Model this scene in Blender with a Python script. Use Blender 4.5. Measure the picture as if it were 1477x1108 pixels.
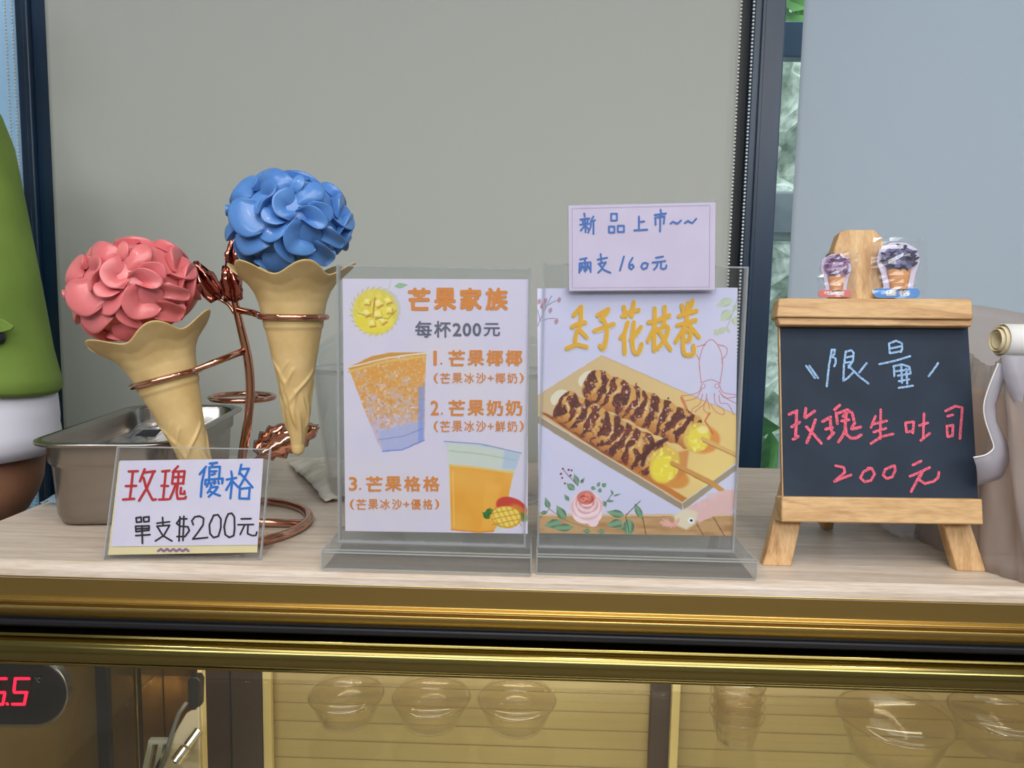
import bpy, bmesh, math, random
import numpy as np
from mathutils import Vector, Matrix
random.seed(7); rng = np.random.RandomState(7)
S = bpy.context.scene; COL = S.collection
for o in list(bpy.data.objects): bpy.data.objects.remove(o)
PI = math.pi
# ------------------------------------------------------------------ camera
W, H, F = 1477, 1108, 1067.0
ZT = 1.0                     # height of the counter top
ZC = ZT + 0.214              # height of the camera
PITCH, ROLL, YAW = math.radians(6), 0.0187, 0.0236
M = np.array((Matrix.Rotation(YAW, 3, 'Z') @ Matrix.Rotation(PI/2 - PITCH, 3, 'X') @ Matrix.Rotation(ROLL, 3, 'Z')))
CP = np.array([0, 0, ZC])
cd = bpy.data.cameras.new('camera'); cam = bpy.data.objects.new('camera', cd); COL.objects.link(cam)
cam.matrix_world = Matrix.Translation((0, 0, ZC)) @ Matrix(M.tolist()).to_4x4()
cd.sensor_width = 36; cd.lens = 36*F/W; cd.clip_start = 0.02
S.camera = cam
S.view_settings.view_transform = 'Standard'; S.view_settings.look = 'None'
S.view_settings.gamma = 1; S.view_settings.use_curve_mapping = False
S.view_settings.exposure = -0.2
S.cycles.max_bounces = 10; S.cycles.transparent_max_bounces = 24
S.cycles.transmission_bounces = 8; S.cycles.caustics_refractive = False; S.cycles.caustics_reflective = False
S.cycles.sample_clamp_indirect = 6
# ------------------------------------------------------------------ world and lights
wd = bpy.data.worlds.new('sky'); S.world = wd; wd.use_nodes = True
bg = wd.node_tree.nodes['Background']; bg.inputs[0].default_value = (0.80, 0.90, 1.0, 1); bg.inputs[1].default_value = 5.0
def area(name, loc, rot, sx, sy, power, color):
    l = bpy.data.lights.new(name, 'AREA'); l.shape = 'RECTANGLE'; l.size = sx; l.size_y = sy; l.energy = power; l.color = color
    o = bpy.data.objects.new(name, l); COL.objects.link(o); o.location = loc; o.rotation_euler = rot; return o
CEIL = 2.7
area('panel_light', (0.2, -0.9, CEIL-0.03), (0, 0, 0), 2.4, 1.2, 42, (1, 0.985, 0.98))
area('front_fill_light', (0.3, -2.6, 2.50), (math.radians(58), 0, 0), 4.6, 0.5, 84, (0.93, 0.96, 1))  # unseen fill, added to light the upright sheets from the front
area('case_light', (0.05, 0.615, ZT-0.092), (math.radians(38), 0, 0), 0.95, 0.02, 2.3, (1, 0.86, 0.66))

# ------------------------------------------------------------------ helpers
def lin(c):
    return tuple(((x/255)/12.92 if x/255 <= 0.04045 else ((x/255+0.055)/1.055)**2.4) for x in c)
def ray(px, py):
    px = np.asarray(px, float); py = np.asarray(py, float)
    d = np.stack([(px-W/2)/F, -(py-H/2)/F, -np.ones_like(px)], -1)
    return d @ M.T
def G(px, py, z=ZT):
    d = ray(px, py); t = (z-ZC)/d[2]; return Vector((CP+d*t).tolist())
def V(px, py, y):
    d = ray(px, py); return Vector((CP+d*(y/d[1])).tolist())
class Plane:
    def __init__(s, p, n):
        s.p = Vector(p); s.n = Vector(n).normalized()
        if s.n.y > 0: s.n = -s.n                       # normal faces the room
        s.u = Vector((1, 0, 0)); s.u = (s.u - s.n*s.u.dot(s.n)).normalized(); s.v = s.n.cross(s.u)
        if s.v.z < 0: s.v = -s.v
    def hits(s, px, py, off=0.0):
        d = ray(px, py); n = np.array(s.n); q = np.array(s.p + s.n*off)
        t = ((q-CP) @ n)/(d @ n); return CP + d*t[..., None]
    def hit(s, px, py, off=0.0):
        return Vector(s.hits(np.array([px], float), np.array([py], float), off)[0].tolist())
def plane3(a, b, c): return Plane(a, (Vector(b)-Vector(a)).cross(Vector(c)-Vector(a)))

class MB:
    def __init__(s): s.v = []; s.f = []
    def add(s, vs, fs):
        k = len(s.v); s.v += [tuple(x) for x in vs]; s.f += [tuple(i+k for i in f) for f in fs]; return s
    def box(s, x0, x1, y0, y1, z0, z1):
        return s.add([(x0,y0,z0),(x1,y0,z0),(x1,y1,z0),(x0,y1,z0),(x0,y0,z1),(x1,y0,z1),(x1,y1,z1),(x0,y1,z1)],
              [(0,3,2,1),(4,5,6,7),(0,1,5,4),(1,2,6,5),(2,3,7,6),(3,0,4,7)])
    def slab(s, front, off):                              # polygon extruded by a vector
        n = len(front); off = Vector(off)
        vs = [Vector(p) for p in front]+[Vector(p)+off for p in front]
        return s.add(vs, [tuple(range(n)), tuple(range(2*n-1, n-1, -1))]+[(i, i+n, (i+1) % n+n, (i+1) % n) for i in range(n)])
    def bar(s, a, b, w, d, up=(0, 0, 1)):                  # rectangular bar from a to b
        a = Vector(a); b = Vector(b); t = (b-a).normalized(); x = t.cross(Vector(up)).normalized()*w/2; y = x.cross(t).normalized()*d/2
        return s.slab([a-x-y, a+x-y, a+x+y, a-x+y], b-a)
    def tube(s, pts, r, n=10, closed=False, caps=True):
        pts = [Vector(p) for p in pts]; m = len(pts); base = len(s.v)
        rr = r if hasattr(r, '__len__') else [r]*m
        up = None
        for i, p in enumerate(pts):
            if closed: t = pts[(i+1) % m]-pts[i-1]
            else: t = pts[min(i+1, m-1)]-pts[max(i-1, 0)]
            t.normalize()
            if up is None:
                up = Vector((0, 0, 1)) if abs(t.z) < 0.9 else Vector((0, 1, 0))
            x = t.cross(up).normalized(); up = x.cross(t).normalized()
            for k in range(n):
                a = 2*PI*k/n; s.v.append(tuple(p+(x*math.cos(a)+up*math.sin(a))*rr[i]))
        for i in range(m if closed else m-1):
            j = (i+1) % m
            for k in range(n):
                l = (k+1) % n
                s.f.append((base+i*n+k, base+j*n+k, base+j*n+l, base+i*n+l))
        if not closed and caps:
            s.f.append(tuple(base+k for k in range(n))[::-1]); s.f.append(tuple(base+(m-1)*n+k for k in range(n)))
        return s
    def lathe(s, prof, n=32, c=(0, 0, 0), mat=None, fn=None):
        base = len(s.v); c = Vector(c)
        for (r, z) in prof:
            for k in range(n):
                a = 2*PI*k/n; rr, zz = (fn(r, z, a) if fn else (r, z))
                p = Vector((rr*math.sin(a), -rr*math.cos(a), zz))
                if mat: p = mat @ p
                s.v.append(tuple(p+c))
        for i in range(len(prof)-1):
            for k in range(n):
                l = (k+1) % n; s.f.append((base+i*n+k, base+i*n+l, base+(i+1)*n+l, base+(i+1)*n+k))
        if prof[0][0] > 1e-6 or True:
            s.f.append(tuple(base+k for k in range(n))[::-1]); s.f.append(tuple(base+(len(prof)-1)*n+k for k in range(n)))
        return s
    def grid(s, P, closed_u=False):                       # P[i][j] points
        base = len(s.v); nu = len(P); nv = len(P[0])
        for r in P: s.v += [tuple(p) for p in r]
        for i in range(nu if closed_u else nu-1):
            for j in range(nv-1):
                a = i; b = (i+1) % nu
                s.f.append((base+a*nv+j, base+b*nv+j, base+b*nv+j+1, base+a*nv+j+1))
        return s
ORG = {}
def props(o, label=None, cat=None, group=None, kind=None):
    if label: o['label'] = label
    if cat: o['category'] = cat
    if group: o['group'] = group
    if kind: o['kind'] = kind
    return o
def thing(name, label, cat, loc, group=None):
    o = bpy.data.objects.new(name, None); COL.objects.link(o); o.location = loc; o.empty_display_size = 0.02
    ORG[o.name] = Vector(loc); return props(o, label, cat, group)
def obj(name, mb, mat, parent=None, smooth=False, bevel=0, loc=None, label=None, kind=None, cat=None, group=None, sub=0, solid=0, seg=2):
    me = bpy.data.meshes.new(name)
    org = ORG[parent.name] if parent is not None else Vector(loc if loc is not None else (0, 0, 0))
    me.from_pydata([tuple(Vector(v)-org) for v in mb.v], [], mb.f); me.update()
    if solid is not None:
        bm = bmesh.new(); bm.from_mesh(me); bmesh.ops.recalc_face_normals(bm, faces=bm.faces); bm.to_mesh(me); bm.free()
    if smooth: me.shade_smooth()
    me.materials.append(mat)
    o = bpy.data.objects.new(name, me); COL.objects.link(o)
    if parent is not None: o.parent = parent; ORG[o.name] = org
    else: o.location = org; ORG[o.name] = org
    if solid:
        m = o.modifiers.new('s', 'SOLIDIFY'); m.thickness = solid; m.offset = 0
    if sub:
        m = o.modifiers.new('u', 'SUBSURF'); m.levels = sub; m.render_levels = sub
    if bevel:
        m = o.modifiers.new('b', 'BEVEL'); m.width = bevel; m.segments = seg; m.limit_method = 'ANGLE'; m.angle_limit = 0.6
        if not smooth: me.shade_smooth(); 
        me.set_sharp_from_angle(angle=0.7)
    return props(o, label, cat, group, kind)
def struct(name, mb, mat, **k): return obj(name, mb, mat, kind='structure', **k)
# -- materials
def mat(name, c, rough=0.5, metal=0.0, spec=0.5, trans=0.0, coat=0.0, emit=None, es=0, srgb=True, alpha=1):
    m = bpy.data.materials.new(name); m.use_nodes = True; b = m.node_tree.nodes['Principled BSDF']
    cc = lin(c) if srgb else c
    b.inputs['Base Color'].default_value = (*cc, 1); b.inputs['Roughness'].default_value = rough
    b.inputs['Metallic'].default_value = metal; b.inputs['Specular IOR Level'].default_value = spec
    b.inputs['Transmission Weight'].default_value = trans; b.inputs['Coat Weight'].default_value = coat
    b.inputs['Alpha'].default_value = alpha
    if emit: b.inputs['Emission Color'].default_value = (*lin(emit), 1); b.inputs['Emission Strength'].default_value = es
    return m
def nd(m, t, **k):
    n = m.node_tree.nodes.new(t)
    for a, v in k.items(): setattr(n, a, v)
    return n
def lk(m, a, b): m.node_tree.links.new(a, b)
def noisy(m, c1, c2, scale=(1, 1, 1), nscale=20, detail=5, bump=0.0, lo=0.35, hi=0.65, bdist=0.001, rough=None):
    b = m.node_tree.nodes['Principled BSDF']
    tc = nd(m, 'ShaderNodeTexCoord'); mp = nd(m, 'ShaderNodeMapping'); mp.inputs['Scale'].default_value = scale
    n = nd(m, 'ShaderNodeTexNoise'); n.inputs['Scale'].default_value = nscale; n.inputs['Detail'].default_value = detail
    r = nd(m, 'ShaderNodeValToRGB'); r.color_ramp.elements[0].position = lo; r.color_ramp.elements[1].position = hi
    r.color_ramp.elements[0].color = (*lin(c1), 1); r.color_ramp.elements[1].color = (*lin(c2), 1)
    lk(m, tc.outputs['Object'], mp.inputs[0]); lk(m, mp.outputs[0], n.inputs['Vector']); lk(m, n.outputs['Fac'], r.inputs[0]); lk(m, r.outputs[0], b.inputs['Base Color'])
    if bump:
        bp = nd(m, 'ShaderNodeBump'); bp.inputs['Strength'].default_value = bump; bp.inputs['Distance'].default_value = bdist
        lk(m, n.outputs['Fac'], bp.inputs['Height']); lk(m, bp.outputs[0], b.inputs['Normal'])
    return m
def clear(name, tint=(1, 1, 1), rough=0.03, gloss=1.0, ior=1.49, milky=0.0, milk=(230, 230, 235)):
    """thin clear plastic: straight-through transparency, fresnel reflection, some milky scatter"""
    m = bpy.data.materials.new(name); m.use_nodes = True; nt = m.node_tree; nt.nodes.clear()
    out = nt.nodes.new('ShaderNodeOutputMaterial'); tr = nt.nodes.new('ShaderNodeBsdfTransparent'); tr.inputs[0].default_value = (*tint, 1)
    gl = nt.nodes.new('ShaderNodeBsdfGlossy'); gl.inputs['Roughness'].default_value = rough; gl.inputs[0].default_value = (gloss, gloss, gloss, 1)
    fr = nt.nodes.new('ShaderNodeFresnel'); 
    ge = nt.nodes.new('ShaderNodeNewGeometry'); ma = nt.nodes.new('ShaderNodeMath'); ma.operation = 'MULTIPLY_ADD'; ma.inputs[1].default_value = -2; ma.inputs[2].default_value = 1
    pw = nt.nodes.new('ShaderNodeMath'); pw.operation = 'POWER'; pw.inputs[0].default_value = ior
    nt.links.new(ge.outputs['Backfacing'], ma.inputs[0]); nt.links.new(ma.outputs[0], pw.inputs[1]); nt.links.new(pw.outputs[0], fr.inputs[0]);
    mx = nt.nodes.new('ShaderNodeMixShader'); nt.links.new(fr.outputs[0], mx.inputs[0]); nt.links.new(tr.outputs[0], mx.inputs[1]); nt.links.new(gl.outputs[0], mx.inputs[2])
    last = mx
    if milky:
        df = nt.nodes.new('ShaderNodeBsdfDiffuse'); df.inputs[0].default_value = (*lin(milk), 1)
        tl = nt.nodes.new('ShaderNodeBsdfTranslucent'); tl.inputs[0].default_value = (*lin(milk), 1)
        m0 = nt.nodes.new('ShaderNodeMixShader'); m0.inputs[0].default_value = 0.5; nt.links.new(df.outputs[0], m0.inputs[1]); nt.links.new(tl.outputs[0], m0.inputs[2])
        m2 = nt.nodes.new('ShaderNodeMixShader'); m2.inputs[0].default_value = milky
        nt.links.new(mx.outputs[0], m2.inputs[1]); nt.links.new(m0.outputs[0], m2.inputs[2]); last = m2
    nt.links.new(last.outputs[0], out.inputs[0]); return m
def fabric(name, c, trans=0.35):
    m = bpy.data.materials.new(name); m.use_nodes = True; nt = m.node_tree; nt.nodes.clear()
    out = nt.nodes.new('ShaderNodeOutputMaterial'); d = nt.nodes.new('ShaderNodeBsdfDiffuse'); t = nt.nodes.new('ShaderNodeBsdfTranslucent')
    d.inputs[0].default_value = (*lin(c), 1); t.inputs[0].default_value = (*lin(c), 1)
    mx = nt.nodes.new('ShaderNodeMixShader'); mx.inputs[0].default_value = trans
    nt.links.new(d.outputs[0], mx.inputs[1]); nt.links.new(t.outputs[0], mx.inputs[2]); nt.links.new(mx.outputs[0], out.inputs[0])
    tc = nt.nodes.new('ShaderNodeTexCoord'); n = nt.nodes.new('ShaderNodeTexNoise'); n.inputs['Scale'].default_value = 900
    bp = nt.nodes.new('ShaderNodeBump'); bp.inputs['Strength'].default_value = 0.15; bp.inputs['Distance'].default_value = 0.0005
    nt.links.new(tc.outputs['Object'], n.inputs['Vector']); nt.links.new(n.outputs['Fac'], bp.inputs['Height']); nt.links.new(bp.outputs[0], d.inputs['Normal'])
    return m
def wood(name, c1, c2, c3, axis='X', ring=9, stretch=12, rough=0.45, bump=0.1):
    m = mat(name, c1, rough); b = m.node_tree.nodes['Principled BSDF']
    tc = nd(m, 'ShaderNodeTexCoord'); mp = nd(m, 'ShaderNodeMapping')
    sc = {'X': (1, stretch, stretch), 'Y': (stretch, 1, stretch), 'Z': (stretch, stretch, 1)}[axis]; mp.inputs['Scale'].default_value = sc
    n = nd(m, 'ShaderNodeTexNoise'); n.inputs['Scale'].default_value = ring; n.inputs['Detail'].default_value = 4; n.inputs['Distortion'].default_value = 0.6
    r = nd(m, 'ShaderNodeValToRGB'); e = r.color_ramp.elements; e[0].position = 0.3; e[0].color = (*lin(c1), 1); e[1].position = 0.7; e[1].color = (*lin(c3), 1)
    x = e.new(0.5); x.color = (*lin(c2), 1)
    n2 = nd(m, 'ShaderNodeTexNoise'); n2.inputs['Scale'].default_value = ring*7; n2.inputs['Detail'].default_value = 6
    mx = nd(m, 'ShaderNodeMix', data_type='RGBA', blend_type='MULTIPLY'); mx.inputs[0].default_value = 0.45
    r2 = nd(m, 'ShaderNodeValToRGB'); r2.color_ramp.elements[0].position = 0.3; r2.color_ramp.elements[1].position = 0.6; r2.color_ramp.elements[0].color = (0.6, 0.6, 0.6, 1)
    lk(m, tc.outputs['Object'], mp.inputs[0]); lk(m, mp.outputs[0], n.inputs['Vector']); lk(m, mp.outputs[0], n2.inputs['Vector'])
    lk(m, n.outputs['Fac'], r.inputs[0]); lk(m, n2.outputs['Fac'], r2.inputs[0]); lk(m, r.outputs[0], mx.inputs[6]); lk(m, r2.outputs[0], mx.inputs[7]); lk(m, mx.outputs[2], b.inputs['Base Color'])
    bp = nd(m, 'ShaderNodeBump'); bp.inputs['Strength'].default_value = bump; bp.inputs['Distance'].default_value = 0.0008
    lk(m, n2.outputs['Fac'], bp.inputs['Height']); lk(m, bp.outputs[0], b.inputs['Normal']); return m
def brushed(name, c, rough=0.3, axis='X'):
    m = mat(name, c, rough, 1.0); b = m.node_tree.nodes['Principled BSDF']
    tc = nd(m, 'ShaderNodeTexCoord'); mp = nd(m, 'ShaderNodeMapping'); mp.inputs['Scale'].default_value = {'X': (2, 400, 400), 'Z': (300, 300, 3)}[axis]
    n = nd(m, 'ShaderNodeTexNoise'); n.inputs['Scale'].default_value = 1.0; n.inputs['Detail'].default_value = 3
    bp = nd(m, 'ShaderNodeBump'); bp.inputs['Strength'].default_value = 0.06; bp.inputs['Distance'].default_value = 0.0005
    lk(m, tc.outputs['Object'], mp.inputs[0]); lk(m, mp.outputs[0], n.inputs['Vector']); lk(m, n.outputs['Fac'], bp.inputs['Height']); lk(m, bp.outputs[0], b.inputs['Normal']); return m

m_wall = noisy(mat('wall_paint', (200, 198, 192), 0.8), (196, 194, 188), (206, 204, 198), nscale=3)
m_floor = noisy(mat('floor_tile', (120, 112, 104), 0.5), (112, 104, 96), (128, 120, 112), nscale=4)
m_ceil = mat('ceiling_paint', (215, 213, 208), 0.85)
m_oak = wood('worktop_oak', (188, 168, 148), (200, 184, 168), (210, 198, 186), 'X', 9, 16, 0.42, 0.05)
m_pine = wood('pine_rail', (168, 124, 78), (202, 162, 112), (214, 178, 130), 'X', 14, 7, 0.5)
m_pinez = wood('pine_leg', (168, 124, 78), (202, 162, 112), (214, 178, 130), 'Z', 14, 7, 0.5)
m_gold = brushed('gold_anodised', (182, 154, 92), 0.34)
m_gold2 = brushed('gold_polished', (140, 126, 74), 0.15)
m_black = mat('black_rubber', (14, 16, 24), 0.5)
m_steel = noisy(mat('stainless', (150, 144, 138), 0.22, 1.0), (142, 136, 130), (158, 152, 146), (1, 1, 1), 8, rough=1)
m_rose = noisy(mat('rose_gold', (206, 150, 126), 0.10, 1.0), (200, 144, 122), (212, 158, 134), nscale=15)
m_navy = noisy(mat('navy_frame', (16, 44, 70), 0.35), (13, 38, 62), (20, 50, 78), (3, 3, 0.3), 9)
m_blind = fabric('blind_fabric', (190, 193, 187), 0.15)
m_blind2 = fabric('blind_fabric_backlit', (206, 215, 225), 0.48)  # brighter copy: daylight behind the right blind put into its colour
m_blind3 = fabric('blind_fabric_backlit_blue', (205, 228, 246), 0.6)  # brightest copy, with the backlight at far left painted into the fabric
m_bead = mat('bead_white', (225, 225, 222), 0.3)
m_acr = clear('acrylic', (0.975, 0.98, 0.985), 0.04)
m_acre = clear('acrylic_block', (0.95, 0.955, 0.95), 0.05, milky=0.22, milk=(204, 206, 206))
m_film = clear('clear_film', (0.97, 0.97, 0.98), 0.15, milky=0.05)
m_glass = clear('window_glass', (0.95, 0.98, 0.97), 0.01)
m_cup = clear('cup_plastic', (0.965, 0.968, 0.97), 0.08, ior=1.4, milky=0.035)
m_paper = noisy(mat('paper', (214, 208, 228), 0.6), (210, 204, 226), (217, 212, 230), nscale=25)  # white paper, cool daylight tint put into the colour
m_paper2 = noisy(mat('paper_lilac', (212, 202, 226), 0.5), (208, 198, 224), (215, 206, 230), nscale=25)
m_cream = mat('cream_card', (222, 208, 160), 0.6)
m_slate = noisy(mat('chalkboard', (22, 38, 58), 0.75), (16, 32, 50), (32, 48, 66), nscale=22, detail=8, lo=0.3, hi=0.8)
m_waf = noisy(mat('wafer', (212, 182, 124), 0.55), (202, 170, 112), (220, 190, 134), nscale=40, bump=0.15)
m_blue = noisy(mat('blue_cream', (76, 126, 192), 0.32, coat=0.15), (68, 116, 184), (86, 136, 200), nscale=30)
m_pink = noisy(mat('pink_cream', (212, 110, 114), 0.34, coat=0.15), (204, 100, 106), (218, 120, 122), nscale=30)
m_red_ink = mat('red_ink', (170, 18, 24), 0.6); m_blue_ink = mat('blue_ink', (6, 100, 186), 0.6); m_black_ink = mat('black_ink', (10, 8, 24), 0.6)
def chalk(name, c):
    m = noisy(mat(name, c, 0.9), tuple(int(x*0.72) for x in c), c, nscale=900, detail=2, lo=0.38, hi=0.55); return m
m_chb = chalk('blue_chalk', (150, 186, 226)); m_chp = chalk('pink_chalk', (226, 100, 124))
m_or_ink = mat('orange_ink', (214, 132, 50), 0.6); m_gr_ink = mat('grey_ink', (92, 96, 116), 0.6); m_yl_ink = mat('yellow_ink', (226, 172, 42), 0.6)
m_kraft = noisy(mat('kraft_paper', (190, 160, 130), 0.7), (182, 152, 122), (198, 168, 138), nscale=12)
m_white = noisy(mat('white_paper', (226, 226, 226), 0.6), (220, 220, 220), (232, 232, 230), nscale=30)

# ------------------------------------------------------------------ room
struct('floor', MB().box(-3, 3, -3.5, 1.5, -0.05, 0), m_floor)
struct('ceiling', MB().box(-3, 3, -3.5, 1.5, CEIL, CEIL+0.05), m_ceil)
struct('wall_back', MB().box(-3, 3, -3.55, -3.5, 0, CEIL), m_wall)
struct('wall_left', MB().box(-3.05, -3, -3.5, 1.5, 0, CEIL), m_wall)
struct('wall_right', MB().box(3, 3.05, -3.5, 1.5, 0, CEIL), m_wall)
# window wall: frames (posts), glass, sill and head
YW = 1.35
w1 = thing('window_1', None, None, (0, YW, 0)); w1['kind'] = 'structure'
for k in ('label', 'category'):
    if k in w1: del w1[k]
def post(x0, x1, y0=YW, y1=YW+0.12):
    b = MB().box(x0, x1, y0, y1, 0, CEIL)
    o = obj('window_post', b, m_navy, w1, bevel=0.002)
    return o
XL0, XL1 = V(20, 0, YW).x, V(78, 0, YW).x
post(XL0, XL1-0.012)
obj('frame_strip', MB().box(XL0+0.020, XL0+0.030, YW-0.012, YW, 0, CEIL), m_navy, w1, bevel=0.002)
obj('frame_strip', MB().box(XL1-0.018, XL1+0.004, YW+0.02, YW+0.10, 0, CEIL), m_black, w1)
XR0, XR1 = V(1090, 0, YW).x, V(1135, 0, YW).x
post(XR0, XR1)
obj('frame_strip', MB().box(XR0-0.035, XR0, YW+0.03, YW+0.10, 0, CEIL), m_black, w1)
obj('frame_strip', MB().box(XR0+0.012, XR0+0.018, YW-0.006, YW, 0, CEIL), m_navy, w1, bevel=0.001)
post(-2.4, -2.33); post(2.2, 2.27)
obj('window_sill', MB().box(-3, 3, YW+0.0, YW+0.12, -0.02, 0.10), m_navy, w1)
obj('window_head', MB().box(-3, 3, YW+0.0, YW+0.12, CEIL-0.12, CEIL+0.02), m_navy, w1)
obj('window_pane', MB().box(-3, 3, YW+0.06, YW+0.066, 0.1, CEIL-0.12), m_glass, w1)
def blind(x0, x1, m, label, y, top, chain_x=None, strands=(0, 0.021)):
    t = thing('roller_blind', label, 'blind', ((x0+x1)/2, y, top), 'roller blinds on the window wall')
    n = 160; P = []
    for i in range(n+1):
        x = x0+(x1-x0)*i/n; d = min(x-x0, x1-x)
        wv = 0.0009*math.sin(x*95)*math.exp(-d*9)
        P.append([(x, y+wv, z) for z in (0.25, 0.8, 1.3, 1.8, top)])
    obj('blind_fabric', MB().grid(P), m, t, smooth=True, solid=0.0008)
    obj('bottom_rail', MB().box(x0, x1, y-0.006, y+0.006, 0.235, 0.262), m_white, t, bevel=0.002)
    tb = MB(); tb.tube([(x0, y+0.01, top), (x1, y+0.01, top)], 0.022, 16); obj('roller_tube', tb, m_white, t, smooth=True)
    if chain_x is not None:
        b = MB(); z = 0.55
        ico = [(0, 0, 1)]+[(math.cos(a)*0.89, math.sin(a)*0.89, s) for s, o in ((0.45, 0), (-0.45, 0.5)) for a in [2*PI*(k+o)/5 for k in range(5)]]+[(0, 0, -1)]
        fc = [(0, 1+k, 1+(k+1) % 5) for k in range(5)]+[(11, 6+(k+1) % 5, 6+k) for k in range(5)]
        for k in range(5): fc += [(1+k, 6+k, 1+(k+1) % 5), (1+(k+1) % 5, 6+k, 6+(k+1) % 5)]
        while z < top-0.02:
            for dx in strands:
                b.add([(chain_x+dx+0.0022*a, y-0.018+0.0022*q, z+0.0022*c) for a, q, c in ico], fc)
            z += 0.006
        obj('bead_chain', b, m_bead, t, smooth=True, kind='stuff', label='white beaded pull chain loop')
    return t
BT = CEIL-0.12
blind(XL1+0.002, V(1069, 0, YW-0.03).x, m_blind, 'widest roller blind, warm grey, between the two navy posts', YW-0.03, BT, V(1069, 0, YW-0.045).x)
blind(V(1160, 0, YW-0.03).x, 2.15, m_blind2, 'pale blue grey roller blind at right behind the small chalkboard', YW-0.03, BT)
blind(-2.2, XL0-0.004, m_blind3, 'bright blue white blind at the far left edge with a bead chain', YW+0.01, BT, V(8, 60, YW-0.01).x, (0, 0.012))
# outdoors, seen through the gap beside the right-hand post
m_leaf = noisy(mat('leaf', (96, 160, 70), 0.5), (60, 120, 50), (130, 190, 90), nscale=6)
m_rock = noisy(mat('rock', (150, 158, 148), 0.85), (150, 158, 146), (236, 240, 228), nscale=26, detail=10, bump=0.6, lo=0.3, hi=0.62, bdist=0.02)
struct('ground', MB().box(-6, 6, 1.5, 7, -0.06, -0.01), m_rock)
P = []
for i in range(90):
    x = -2.5+5.5*i/89
    P.append([(x, 2.6+0.5*(z/3.0)+0.06*math.sin(x*17+z*9)+0.05*math.sin(x*31-z*23)+rng.rand()*0.03, z) for z in np.linspace(0, 3.2, 60)])
o = obj('rock_bank', MB().grid(P), m_rock, smooth=False); props(o, 'rough pale grey rock bank outside the window beside the right navy post', 'rock')
o = obj('stone_block', MB().box(0.5, 1.6, 2.35, 2.55, V(1140, 340, 2.35).z, V(1140, 275, 2.35).z), noisy(mat('grey_stone', (128, 130, 138), 0.9), (112, 114, 122), (146, 148, 152), nscale=10, bump=0.4), bevel=0.01)
props(o, 'smooth grey stone ledge crossing the rock bank outside', 'stone')
o = obj('garden_rail', MB().box(-1, 2.5, 2.3, 2.35, V(1140, 82, 2.3).z, V(1140, 30, 2.3).z), m_navy, bevel=0.004)
props(o, 'dark horizontal garden rail outside above the rock bank', 'rail')
def leafy(name, label, x0, x1, y0, y1, z0, z1, n, sz):
    t = thing(name, label, 'plant', ((x0+x1)/2, (y0+y1)/2, z0))
    b = MB(); st = MB()
    for k in range(n):
        c = Vector((random.uniform(x0, x1), random.uniform(y0, y1), random.uniform(z0, z1)))
        a = random.uniform(0, 2*PI); u = Vector((math.cos(a), random.uniform(-.4, .4), math.sin(a)*0.7-0.2)).normalized(); w = u.cross(Vector((random.uniform(-.3, .3), 1, 0.4))).normalized()
        L = sz*random.uniform(0.7, 1.3); q = Vector((0, -0.2, 0))*L
        b.add([c, c+u*L*.35+w*L*.22+q*.3, c+u*L*.75+w*L*.15+q*.2, c+u*L, c+u*L*.75-w*L*.15+q*.2, c+u*L*.35-w*L*.22+q*.3, c+u*L*.5], [(0, 1, 6), (1, 2, 6), (2, 3, 6), (3, 4, 6), (4, 5, 6), (5, 0, 6)])
        if k % 4 == 0: st.tube([c, (c.x*0.7+(x0+x1)*0.15, y1, z0-0.05)], 0.003, 5)
    obj('leaves', b, m_leaf, t, kind='stuff'); obj('stems', st, m_leaf, t, kind='stuff')
zl = V(1115, 665, 2.2).z
leafy('garden_shrub', 'bright green broad leaved shrub outside, low in the window gap', 0.45, 1.5, 1.9, 2.2, 0.1, V(1115, 600, 2.1).z, 260, 0.14)
leafy('climbing_plant', 'green foliage outside at the top of the window gap', 0.3, 1.8, 2.40, 2.6, V(1140, 12, 2.5).z, V(1140, -260, 2.5).z, 400, 0.12)

# ------------------------------------------------------------------ ceiling lamps
m_lamp = mat('lamp_disc', (255, 250, 240), 0.5, emit=(255, 244, 224), es=14)
lamps = [(-1.07, -0.05), (0.17, -0.05), (1.05, -0.05), (-0.62, -1.9), (0.42, -1.9), (-0.2, -1.0)]
for i, (x, y) in enumerate(lamps):
    t = thing('downlight', ['round ceiling downlight above the steel pan', 'round ceiling downlight above the skewer poster', 'round ceiling downlight above the right end of the counter', 'round ceiling downlight at the back left of the shop', 'round ceiling downlight at the back right of the shop', 'round ceiling downlight in the middle of the shop ceiling'][i], 'lamp', (x, y, CEIL), 'ceiling downlights')
    obj('trim_ring', MB().tube([(x+0.055*math.cos(a), y+0.055*math.sin(a), CEIL-0.004) for a in np.linspace(0, 2*PI, 32, endpoint=False)], 0.006, 8, True), m_white, t, smooth=True)
    obj('lamp_disc', MB().slab([(x+0.05*math.cos(a), y+0.05*math.sin(a), CEIL-0.005) for a in np.linspace(0, 2*PI, 32, endpoint=False)], (0, 0, 0.004)), m_lamp, t)
    l = bpy.data.lights.new('downlight_beam', 'SPOT'); l.energy = 18 if y > -.5 else 10; l.color = (1, 0.93, 0.84); l.spot_size = 2.2; l.spot_blend = 0.6; l.shadow_soft_size = 0.07
    lo = bpy.data.objects.new('downlight_beam', l); COL.objects.link(lo); lo.location = (x, y, CEIL-0.03)

# ------------------------------------------------------------------ display case
XA, XB, YF, YB = -0.505, 0.80, 0.572, 1.003
case = thing('display_case', 'long refrigerated display case with gold trim, wooden top and glass front', 'display case', (0.15, 0.78, 0))
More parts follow.
